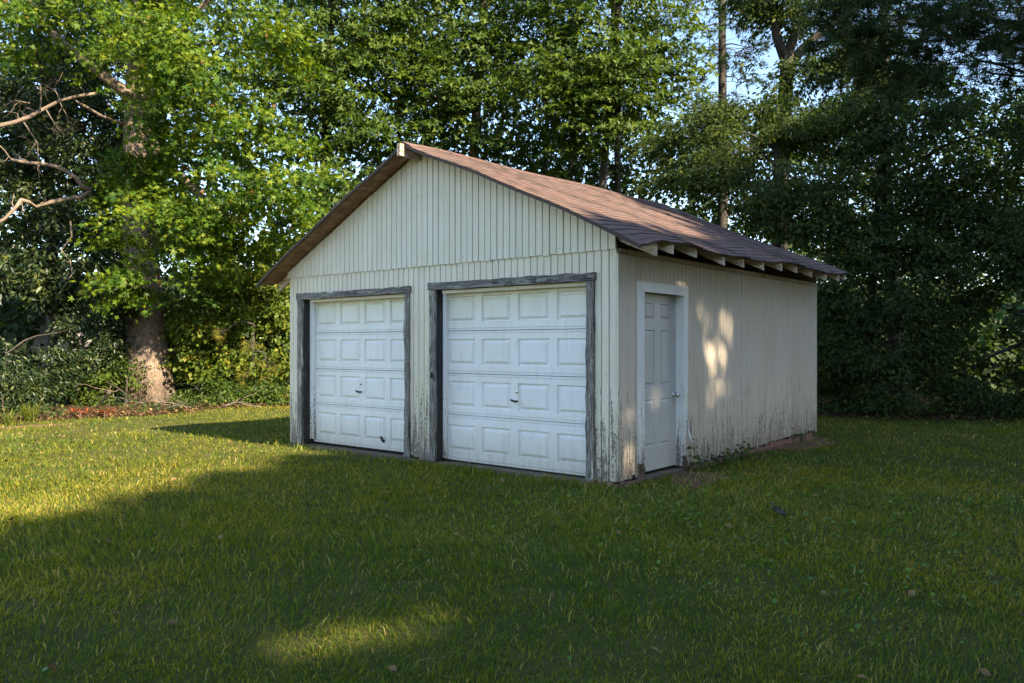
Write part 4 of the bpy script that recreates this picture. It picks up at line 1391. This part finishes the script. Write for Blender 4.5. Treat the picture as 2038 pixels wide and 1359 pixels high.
# heart-leaved vine trailing down at the right edge
rv = np.random.default_rng(47)
vine = empty('trailing_vine', gspot(2000, 15.8))
tag(vine, 'trailing vine with heart-shaped leaves hanging at the right edge', 'vine')
VP = poly([(2060, 560), (2020, 590), (1995, 615), (1975, 640), (1962, 660), (1955, 680)], 15.4, 15.4)
VP2 = poly([(2060, 600), (2025, 605), (2000, 612), (1985, 630)], 15.3, 15.4)
mb = MB(); mb.tube(VP, taper(.008, .004, 6), 5); mb.tube(VP2, taper(.006, .003, 4), 5)
o = mb.build('stem', M['dark_bark']); o.parent = vine; o.location = -vine.location
pp = []
for L_, cnt in ((VP, 42), (VP2, 20)):
    for t in rv.uniform(0, len(L_) - 1.001, cnt):
        i = int(t); pp.append(L_[i] * (1 - t + i) + L_[i + 1] * (t - i) + rv.normal(0, .05, 3))
pp = np.array(pp)
nn = unit(-FW[None] * 0.6 + UP * .8 + .5 * rv.normal(size=pp.shape))
o = place_leaves('foliage', M['weed'], 'round', pp, nn, -UP[None] + .5 * rv.normal(size=pp.shape), rv.uniform(.06, .11, len(pp)), rv.random(len(pp)))
o.parent = vine; o.location = -vine.location


# ------------------------------------------------------------------ far wood: one mass behind
def far_wood():
    rng = np.random.default_rng(71)
    n = 11500
    u = rng.uniform(-500, 2600, n)
    d = rng.uniform(29, 38, n)
    # canopy height varies along the wood; low between u 1380 and 1560 where the sky shows
    def hv(u):
        h = -20 + 70 * np.sin(u * 0.006 + 1) + 50 * np.sin(u * .017)
        h = np.where((u > 1330) & (u < 1700), 235 + 35 * np.sin(u * .05), h)
        return np.where(u >= 1700, 150 + 50 * np.sin(u * .02), h)
    top = hv(u)
    v = top + (860 - top) * rng.random(n) ** 0.8
    low = np.arange(n) < 3600                       # undergrowth
    d = np.where(low, rng.uniform(24.5, 31, n), d)
    v = np.where(low, rng.uniform(560, 800, n), v)
    d = np.where((u > 45) & (u < 175) & (v > 630) & (v < 720) & (d < 31.5), d + 6, d)
    C = np.stack([spot(a, b, c) for a, b, c in zip(u, v, d)])
    O = unit(np.stack([rng.normal(size=n), rng.normal(size=n), 0 * u], -1) - FW)
    P, N_, A = spray_leaves(C, O, 14, 0.75, 0.7, 0.3, rng, .3)
    ok = P[:, 2] > 0
    tn = np.clip(rng.normal(.45, .25, len(P)), 0, .99)
    o = place_leaves('far_wood', M['leaf_far'], 'broad', P[ok], N_[ok], A[ok], 0.33 * rng.uniform(.7, 1.3, ok.sum()), tn[ok])
    tag(o, 'dense mass of far trees closing the view behind the garage', 'woods', kind='stuff')


far_wood()


# ------------------------------------------------------------------ trees right of the photographer whose shade covers the lawn
def sun_gap(P):
    """gaps and crown line of the shade trees: where the low sun gets past them (y0, z0 on the plane of the garage's side wall)"""
    t = P[:, 0] / TO_SUN[0]
    y = P[:, 1] - t * TO_SUN[1]
    z = P[:, 2] - t * TO_SUN[2]
    cap = np.interp(y, [-14, -9, -5.2, -4.5, -3.5, -2.3, -0.9, -0.2, 0.0, 2.9, 4.7, 6.5, 8, 20],
                    [0.6, 1.0, 1.60, 1.90, 2.25, 2.55, 3.05, 2.95, 3.0, 3.0, 6.2, 7.0, 8.4, 8.8])
    return y, z, cap


rkeep = np.random.default_rng(77)


def shade_keep(P):
    y, z, cap = sun_gap(P)
    cap = cap + 0.16 * np.sin(5.1 * y + 1.0) + 0.10 * np.sin(11.3 * y) + 0.06 * np.sin(23 * y + 2)
    ok = z < cap + 0.10 * rkeep.normal(size=len(P))
    gaps = [(2.15, 1.30, .15, .90), (2.62, 1.15, .19, 1.05), (0.22, 0.65, .19, .70), (1.05, 1.25, .17, .38), (0.95, 0.20, .24, .24),
            (-1.95, 0.05, .30, .22), (-0.65, -0.50, .60, .24), (0.1, -.62, .3, .16), (-4.85, -.62, .30, .20), (-4.45, -.70, .34, .20), (-4.05, -.82, .34, .22), (5.05, -1.75, .5, .2), (4.85, 4.9, .2, .5), (-2.9, .9, .12, .09), (-3.3, -.3, .16, .12)]
    for gy, gz_, ry, rz in gaps:
        q = ((y - gy) / ry) ** 2 + ((z - gz_) / rz) ** 2
        ok &= ~((q < 1) & (rkeep.random(len(P)) < (0.97 if gy > 0 and gz_ > 0 else 0.84)))
    return ok


GS = 'shade trees beyond the right side of the lawn'
k = 0
for (x, y, h, r) in ((14.5, -11.5, 12.0, 3.0), (13.5, -8.0, 12.2, 3.0), (14.5, -4.0, 13.0, 3.0), (13.6, -1.0, 13.0, 3.0), (14.6, 2.7, 13.0, 3.0), (14.0, 5.2, 16.5, 3.2), (14.6, 8.8, 18.8, 3.4), (14.0, 12.6, 19.0, 3.6), (15.0, 16.6, 19.0, 3.8), (16.6, 0.9, 14.6, 3.2), (16.8, -2.6, 14.4, 3.0), (18.6, -6.5, 15.5, 3.4), (18.4, -1.0, 15.5, 3.4), (18.8, 4.4, 18.5, 3.4), (19.0, 10.0, 21.0, 3.8)):
    rg = np.random.default_rng(200 + k)
    lb = []
    for j in range(9):
        a = rg.uniform(0, 6.28); rr = r * 0.62 * math.sqrt(rg.random())
        zc = 2.4 + (h - 3.2) * (j + .5) / 9
        lb.append((x + rr * math.cos(a), y + rr * math.sin(a), zc, r * .55, r * .55, max(1.2, h * .14)))
    lb += [(x, y, h * .55, r * .75, r * .95, h * .38)]
    make_tree('shade_tree', 'broadleaf shade tree standing out of view beyond the right side of the lawn', 'tree', (x, y), (x, y, h * .8), 0.22, 0.06, lb, 'broad', M['leaf_mid'], M['dark_bark'],
              780, 16, 0.31, 300 + k, group=GS, L=.6, Wd=.5, Th=.2, shell=.2, nlimb=2, keep=shade_keep, limb_r=.07)
    k += 1

# ------------------------------------------------------------------ neighbour's house glimpsed through the leaves on the left
hc = spot(110, 690, 27.5)
house = empty('house', (hc[0], hc[1], 0))
tag(house, "neighbour's pale clapboard house glimpsed through the leaves at the left", 'house')
M['clapboard'] = simple('clapboard', (0.62, 0.62, 0.60), 0.6, var=0.08)
M['house_roof'] = simple('house_roof', (0.10, 0.09, 0.085), 0.9, var=0.3, scale=5)
for k in range(15):
    z = 0.25 + 0.17 * k
    mb = MB()
    mb.loft([[(0.00, -2.5, z), (0.03, -2.5, z), (0.012, -2.5, z + .172), (0.0, -2.5, z + .172)], [(0.0, 3.5, z), (0.03, 3.5, z), (0.012, 3.5, z + .172), (0, 3.5, z + .172)]])
    mb.build('clapboard', M['clapboard'], house)
MB().box(-5, -0.002, -2.5, 3.5, 0, 2.8).build('wall', M['clapboard'], house)
mb = MB()
mb.loft([[(0.5, -2.9, 2.75), (-2.5, -2.9, 4.2), (-5.5, -2.9, 2.75)], [(0.5, 3.9, 2.75), (-2.5, 3.9, 4.2), (-5.5, 3.9, 2.75)]])
mb.build('roof', M['house_roof'], house)
house.rotation_euler = (0, 0, math.radians(-30))

# fence post at the back right
mb = MB()
pb = gspot(1921, 17.6)
mb.tube([pb - np.array([0, 0, .1]), pb + np.array([0, 0, .35]), pb + np.array([.01, 0, .85])], [.035, .033, .03], 8)
o = mb.build('fence_post', M['dark_bark'])
tag(o, 'short dark wooden fence post at the back of the lawn on the right', 'post')


# ------------------------------------------------------------------ lawn grass
def vnoise(x, y, seed):
    r = np.random.default_rng(seed)
    s = 0
    for f_ in (0.35, 0.8, 1.7, 3.6, 7.0):
        a, b = r.uniform(0, 6.28, 2); th = r.uniform(0, 6.28)
        s = s + np.sin(f_ * 2 * (x * math.cos(th) + y * math.sin(th)) + a + 1.5 * np.sin(f_ * 1.3 * (y * math.cos(th) - x * math.sin(th)) + b)) / (f_ + .6) ** .5
    return s / 2.2


def lawn_ok(x, y, margin=0.0):
    ok = inside_poly(x + .45 * vnoise(x, y, 31), y + .45 * vnoise(x, y, 32), EDGE)
    ok &= ~((x > -W - 0.04 - margin) & (x < 0.06 + margin) & (y > -0.055 - margin) & (y < D + 0.06 + margin))
    return ok


def make_grass():
    rng = np.random.default_rng(91)
    n = 480000
    d = np.exp(rng.uniform(math.log(2.3), math.log(24.0), n))
    ang = rng.uniform(-0.80, 0.80, n)
    X = CX + d * (FW[0] * np.cos(ang) + RT[0] * np.sin(ang))
    Y = CY + d * (FW[1] * np.cos(ang) + RT[1] * np.sin(ang))
    ok = lawn_ok(X, Y)
    soil_in = np.zeros(n, bool)
    for pts in SOIL:
        ins = inside_poly(X, Y, pts)
        soil_in |= ins
        ok &= ~(ins & (rng.random(n) < 0.45 + .34 * (vnoise(X * 2, Y * 2, 44) > -.15)))
    # thinning patches
    pt = vnoise(X, Y, 3)
    ok &= rng.random(n) < np.clip(0.80 + 0.45 * pt, 0.35, 1)
    # worn strip in front of the garage slab
    X, Y, d, pt, soil_in = X[ok], Y[ok], d[ok], pt[ok], soil_in[ok]
    n = len(X)
    h = rng.gamma(5, 0.0085, n) * (1 + 0.30 * vnoise(X, Y, 8))
    h = np.clip(h, 0.015, 0.11)
    w = (0.0013 + 0.00046 * d) * rng.uniform(.7, 1.3, n)
    th = rng.uniform(0, 6.28, n)
    comb = 0.35
    near = (X > -W - .1) & (X < .1) & (Y > -.30) & (Y < -.02)
    h = np.where(near, h * 1.2 + .05 * rng.random(n) * (1 + vnoise(X * 3, Y * 3, 71)), h)
    lx = np.cos(th) * rng.uniform(.1, 1.0, n) + comb * np.cos(3 * vnoise(X, Y, 12)); ly = np.sin(th) * rng.uniform(.1, 1.0, n) + comb * np.sin(3 * vnoise(X, Y, 12))
    base = np.stack([X, Y, gz(X, Y) - 0.004], -1)
    lean = np.stack([lx, ly, 0 * lx], -1) * h[:, None]
    sd = np.stack([-np.sin(th), np.cos(th), 0 * th], -1)
    fa = rng.uniform(0, 6.28, n)
    sd = np.stack([np.cos(fa), np.sin(fa), 0 * fa], -1) * w[:, None]
    up = UP[None] * h[:, None]
    p0, p1 = base - sd, base + sd
    m = base + lean * .28 + up * .55
    p2, p3 = m - sd * .8, m + sd * .8
    tip = base + lean * .95 + up * rng.uniform(.65, 1.0, n)[:, None]
    V = np.stack([p0, p1, p3, p2, tip], 1).reshape(-1, 3)
    b = (np.arange(n) * 5)[:, None]
    Fc = np.concatenate([b + np.array([[0, 1, 2]]), b + np.array([[0, 2, 3]]), b + np.array([[3, 2, 4]])], 1).reshape(-1, 3)
    tn = 0.41 + 0.14 * pt + 0.17 * vnoise(X, Y, 5) + 0.20 * rng.normal(size=n)
    tn = np.clip(tn, 0, 0.86)
    straw = rng.random(n) < np.where(soil_in, 0.75, 0.05 + 0.07 * (vnoise(X * 1.5, Y * 1.5, 52) > .45))
    tn = np.where(straw, rng.uniform(.88, 1, n), tn)
    o = big_mesh('lawn_grass', V, Fc, M['grass'], None, np.repeat(tn, 5))
    tag(o, 'short mown grass of the lawn, sunlit at the left and shaded in front', 'grass', kind='stuff')
    print('grass', n)


make_grass()


def make_weeds():
    rng = np.random.default_rng(93)
    pts = []
    def blob(cx, cy, sx, sy, n): pts.append(np.stack([rng.normal(cx, sx, n), rng.normal(cy, sy, n)], -1))
    blob(1.6, 0.6, 1.1, .9, 900); blob(1.0, 2.8, .5, 1.4, 520); blob(2.8, -1.6, 1.2, .8, 520); blob(3.0, 1.8, 1.0, 1.5, 560); blob(.7, -.7, .6, .4, 300)
    blob(-7, 2, 3, 2, 250); blob(0, -3.5, 3, 1.6, 120); blob(1.5, 7, 1.5, 2, 200)
    p = np.concatenate(pts)
    ok = lawn_ok(p[:, 0], p[:, 1], .03); p = p[ok]; n = len(p)
    P = np.stack([p[:, 0], p[:, 1], gz(p[:, 0], p[:, 1]) + rng.uniform(.03, .085, n)], -1)
    o = place_leaves('lawn_weeds', M['weed'], 'round', P, UP[None] + .5 * rng.normal(size=(n, 3)), rng.normal(size=(n, 3)), rng.uniform(.014, .036, n), rng.random(n))
    tag(o, 'round-leaved weeds scattered through the grass', 'weeds', kind='stuff')
    # fallen leaves and straw along the edge of the woods
    n = 7000
    i = rng.integers(1, len(EDGE) - 2, n)
    t = rng.random(n)[:, None]
    e = EDGE_NP[i] * (1 - t) + EDGE_NP[i + 1] * t
    c = np.array([-2.0, 0.0])
    out = unit(e - c)
    q = e + out * (rng.gamma(2.0, .55, n) - .55)[:, None]
    dcam = np.hypot(q[:, 0] - CX, q[:, 1] - CY)
    ok = (dcam > 4) & ~((q[:, 0] > -W) & (q[:, 0] < 0) & (q[:, 1] > 0) & (q[:, 1] < D))
    q = q[ok]; n = len(q)
    P = np.stack([q[:, 0], q[:, 1], gz(q[:, 0], q[:, 1]) + rng.uniform(.03, .06, n)], -1)
    o = place_leaves('leaf_litter', M['litter'], 'broad', P, UP[None] + .45 * rng.normal(size=(n, 3)), rng.normal(size=(n, 3)), rng.uniform(.04, .09, n), rng.random(n) ** 1.5)
    tag(o, 'brown fallen leaves along the foot of the woods', 'leaves', kind='stuff')


make_weeds()


def ground_cover():
    rng = np.random.default_rng(96)
    n = 9000
    i = rng.integers(1, len(EDGE) - 2, n)
    t = rng.random(n)[:, None]
    e = EDGE_NP[i] * (1 - t) + EDGE_NP[i + 1] * t
    out = unit(e - np.array([-2.0, 0.0]))
    q = e + out * (rng.gamma(2.2, .45, n) - .25)[:, None]
    m = vnoise(q[:, 0] * 2, q[:, 1] * 2, 61)
    ok = (rng.random(n) < .55 + .6 * m) & ~((q[:, 0] > -W) & (q[:, 0] < 0) & (q[:, 1] > 0) & (q[:, 1] < D))
    q = q[ok]; m = m[ok]; n = len(q)
    P = np.stack([q[:, 0], q[:, 1], rng.uniform(.02, .22, n) * np.clip(.7 + m, .2, 1.4) + .03], -1)
    o = place_leaves('ground_ivy', M['leaf_dark'], 'broad', P, UP[None] * .8 + .6 * rng.normal(size=(n, 3)), rng.normal(size=(n, 3)), rng.uniform(.05, .11, n), np.clip(rng.normal(.5, .3, n), 0, .98))
    tag(o, 'low leafy ground cover along the foot of the woods', 'ground cover', kind='stuff')
    n = 260
    x = rng.uniform(-12, 4, n); y = rng.uniform(-6, 9, n)
    ok = lawn_ok(x, y, .1); x, y = x[ok], y[ok]; n = len(x)
    P = np.stack([x, y, gz(x, y) + rng.uniform(.03, .05, n)], -1)
    o = place_leaves('fallen_leaves', M['litter'], 'broad', P, UP[None] + .4 * rng.normal(size=(n, 3)), rng.normal(size=(n, 3)), rng.uniform(.04, .08, n), rng.uniform(.4, 1, n))
    tag(o, 'dry leaves scattered over the lawn', 'leaves', kind='stuff')


ground_cover()


# ivy at the foot of the side wall
def base_plants():
    rng = np.random.default_rng(95)
    specs = [(0.10, 1.56, 16, .05, .05, .16, 'small dark weed growing at the foot of the door casing'), (0.12, 1.95, 26, .06, .16, .09, 'low creeping weed below the side wall near the door'),
             (0.13, 2.45, 26, .06, .18, .08, 'low creeping weed at the middle of the side wall base'), (0.10, 2.95, 18, .05, .14, .11, 'small upright weed against the side wall, farthest from the door'),
             (0.05, 5.2, 16, .02, .3, .10, 'dark ivy sprig at the far end of the side wall')]
    for x, y, n, sx, sy, h, lab in specs:
        z = float(gz(x, y))
        root = empty('weed_plant', (x, y, z)); tag(root, lab, 'weed', 'weeds along the side wall')
        P = np.stack([np.abs(rng.normal(0, sx, n)), rng.normal(0, sy, n), np.abs(rng.normal(0, h, n)) + .02], -1)
        mb = MB()
        for q in P[::3]:
            mb.tube([(q[0] * .3, q[1] * .6, -.01), (q[0] * .7, q[1] * .9, q[2] * .5), tuple(q)], [.004, .003, .002], 4)
        mb.build('stem', M['weed'], root)
        place_leaves('foliage', M['leaf_dark'], 'broad', P, UP[None] * .7 + np.array([[.6, -.3, 0]]) + .4 * rng.normal(size=(n, 3)), rng.normal(size=(n, 3)), rng.uniform(.05, .10, n), rng.uniform(.2, .9, n), root)


base_plants()


# dry red fern fronds
def fern(cx, cy, seed, label):
    rng = np.random.default_rng(seed)
    root = empty('dead_fern', (cx, cy, float(gz(cx, cy)))); tag(root, label, 'fern', 'dried red fern fronds on the lawn edge')
    for k in range(7):
        a = rng.uniform(0, 6.28); L_ = rng.uniform(.3, .5)
        d = np.array([math.cos(a), math.sin(a), 0])
        st = [d * L_ * t + np.array([0, 0, .16 * math.sin(math.pi * min(t * 1.2, 1))]) for t in np.linspace(0, 1, 6)]
        mb = MB(); mb.tube(st, taper(.006, .002, 6), 4)
        fr = mb.build('frond', M['dead_wood'], root)
        t = np.repeat(np.linspace(.15, .98, 12), 2)
        P = np.stack([d * L_ * x + np.array([0, 0, .16 * math.sin(math.pi * min(x * 1.2, 1))]) for x in t])
        sd = np.cross(d, UP)
        A = np.stack([sd * (1 if i % 2 else -1) + d * .4 for i in range(len(t))])
        place_leaves('leaflet', M['dead_fern'], 'long', P, UP[None] + .4 * rng.normal(size=P.shape), A + .2 * rng.normal(size=P.shape), .15 * (1.05 - t), rng.random(len(t)), fr)


f1 = gspot(158, 16.5); f2 = gspot(205, 16.6)
fern(f1[0], f1[1], 1, 'dried red fern clump on the lawn edge, left of its twin')
fern(f2[0], f2[1], 2, 'dried red fern clump on the lawn edge, nearer the sweetgum')

# fallen twigs below the sweetgum
rt = np.random.default_rng(97)
for k, (ua, ub, d, lab) in enumerate([(262, 340, 19.2, 'long pale fallen branch in front of the sweetgum trunk'), (300, 380, 18.9, 'crooked fallen twig right of the sweetgum trunk'), (190, 236, 19.0, 'thin leaning twig left of the sweetgum trunk'),
                                      (330, 372, 18.4, 'short thick fallen stick nearest the lawn below the sweetgum'), (-10, 22, 15.6, 'pale broken stick at the left edge of the picture'), (440, 520, 19.0, 'fallen brown stick on the lawn edge left of the garage')]):
    a, b = gspot(ua, d), gspot(ub, d - rt.uniform(.1, .7))
    a[2] = float(gz(a[0], a[1])) + .05; b[2] = float(gz(b[0], b[1])) + (.5 if k == 2 else .10)
    root = empty('fallen_branch', a); tag(root, lab, 'branch', 'fallen branches under the sweetgum')
    pts = [p - a for p in bez(a, b, .06, 7, rt, .12)]
    mb = MB(); mb.tube(pts, taper(.026, .010, 8), 6)
    mb.build('stem', M['dead_wood'], root, True)
    for s in range(4):
        p0 = pts[rt.integers(1, 7)]
        mb = MB(); mb.tube(bez(p0, p0 + rt.normal(0, .22, 3) * np.array([1, 1, .5]) + np.array([0, 0, .08]), .03, 4, rt, .1), [.010, .008, .006, .005, .003], 5)
        mb.build('side_twig', M['dead_wood'], root, True)

# taller grass tuft at the lawn edge
def tuft(cx, cy, n, h, seed, lab):
    r = np.random.default_rng(seed)
    a = r.uniform(0, 6.28, n); L_ = h * r.uniform(.6, 1.1, n); sp = r.uniform(.15, .7, n)
    b = np.stack([cx + r.normal(0, .05, n), cy + r.normal(0, .05, n), np.full(n, float(gz(cx, cy)))], -1)
    d = np.stack([np.cos(a) * sp, np.sin(a) * sp, np.ones(n)], -1)
    sd = np.stack([-np.sin(a), np.cos(a), 0 * a], -1) * .006
    m_ = b + d * (L_ * .6)[:, None]; t = b + d * L_[:, None] * np.array([1.5, 1.5, .92])
    V = np.stack([b - sd, b + sd, m_ + sd, m_ - sd, t], 1).reshape(-1, 3)
    q = (np.arange(n) * 5)[:, None]
    Fc = np.concatenate([q + np.array([[0, 1, 2]]), q + np.array([[0, 2, 3]]), q + np.array([[3, 2, 4]])], 1).reshape(-1, 3)
    V = V - np.array([cx, cy, 0])
    o = big_mesh('grass_tuft', V, Fc, M['grass'], None, np.repeat(r.uniform(.1, .7, n), 5))
    o.location = (cx, cy, 0)
    tag(o, lab, 'grass', 'tall grass tufts on the lawn edge')


p = gspot(60, 15.9); tuft(p[0], p[1], 90, .42, 1, 'tall arching grass tuft at the left lawn edge')
p = gspot(20, 15.4); tuft(p[0], p[1], 60, .34, 2, 'smaller grass tuft at the extreme left of the lawn edge')

# scrap of black plastic on the lawn
mb = MB()
c = np.array([1.86, -0.30, float(gz(1.86, -.30)) + .045])
ax = np.array([.8, -.5, -.06]); ax /= np.linalg.norm(ax); sdv = np.cross(ax, UP)
rings = []
for t, w_, hh in ((-.085, .004, .03), (-.075, .020, .026), (-.04, .028, .02), (0, .032, .016), (.05, .030, .012), (.085, .012, .004)):
    o_ = c + ax * t
    rings.append([o_ - sdv * w_, o_ - sdv * w_ * .5 + UP * hh, o_ + sdv * w_ * .5 + UP * hh, o_ + sdv * w_, o_ + sdv * w_ * .6 - UP * .01, o_ - sdv * w_ * .6 - UP * .01])
mb.loft(rings)
mb.tube([c - ax * .08 + UP * .02, c - ax * .115 + UP * .045, c - ax * .14 + UP * .05], [.010, .007, .003], 6)
o = mb.build('plastic_scrap', M['black_plastic'], None, True)
tag(o, 'small glossy black plastic scrap lying in the grass right of the garage', 'scrap')
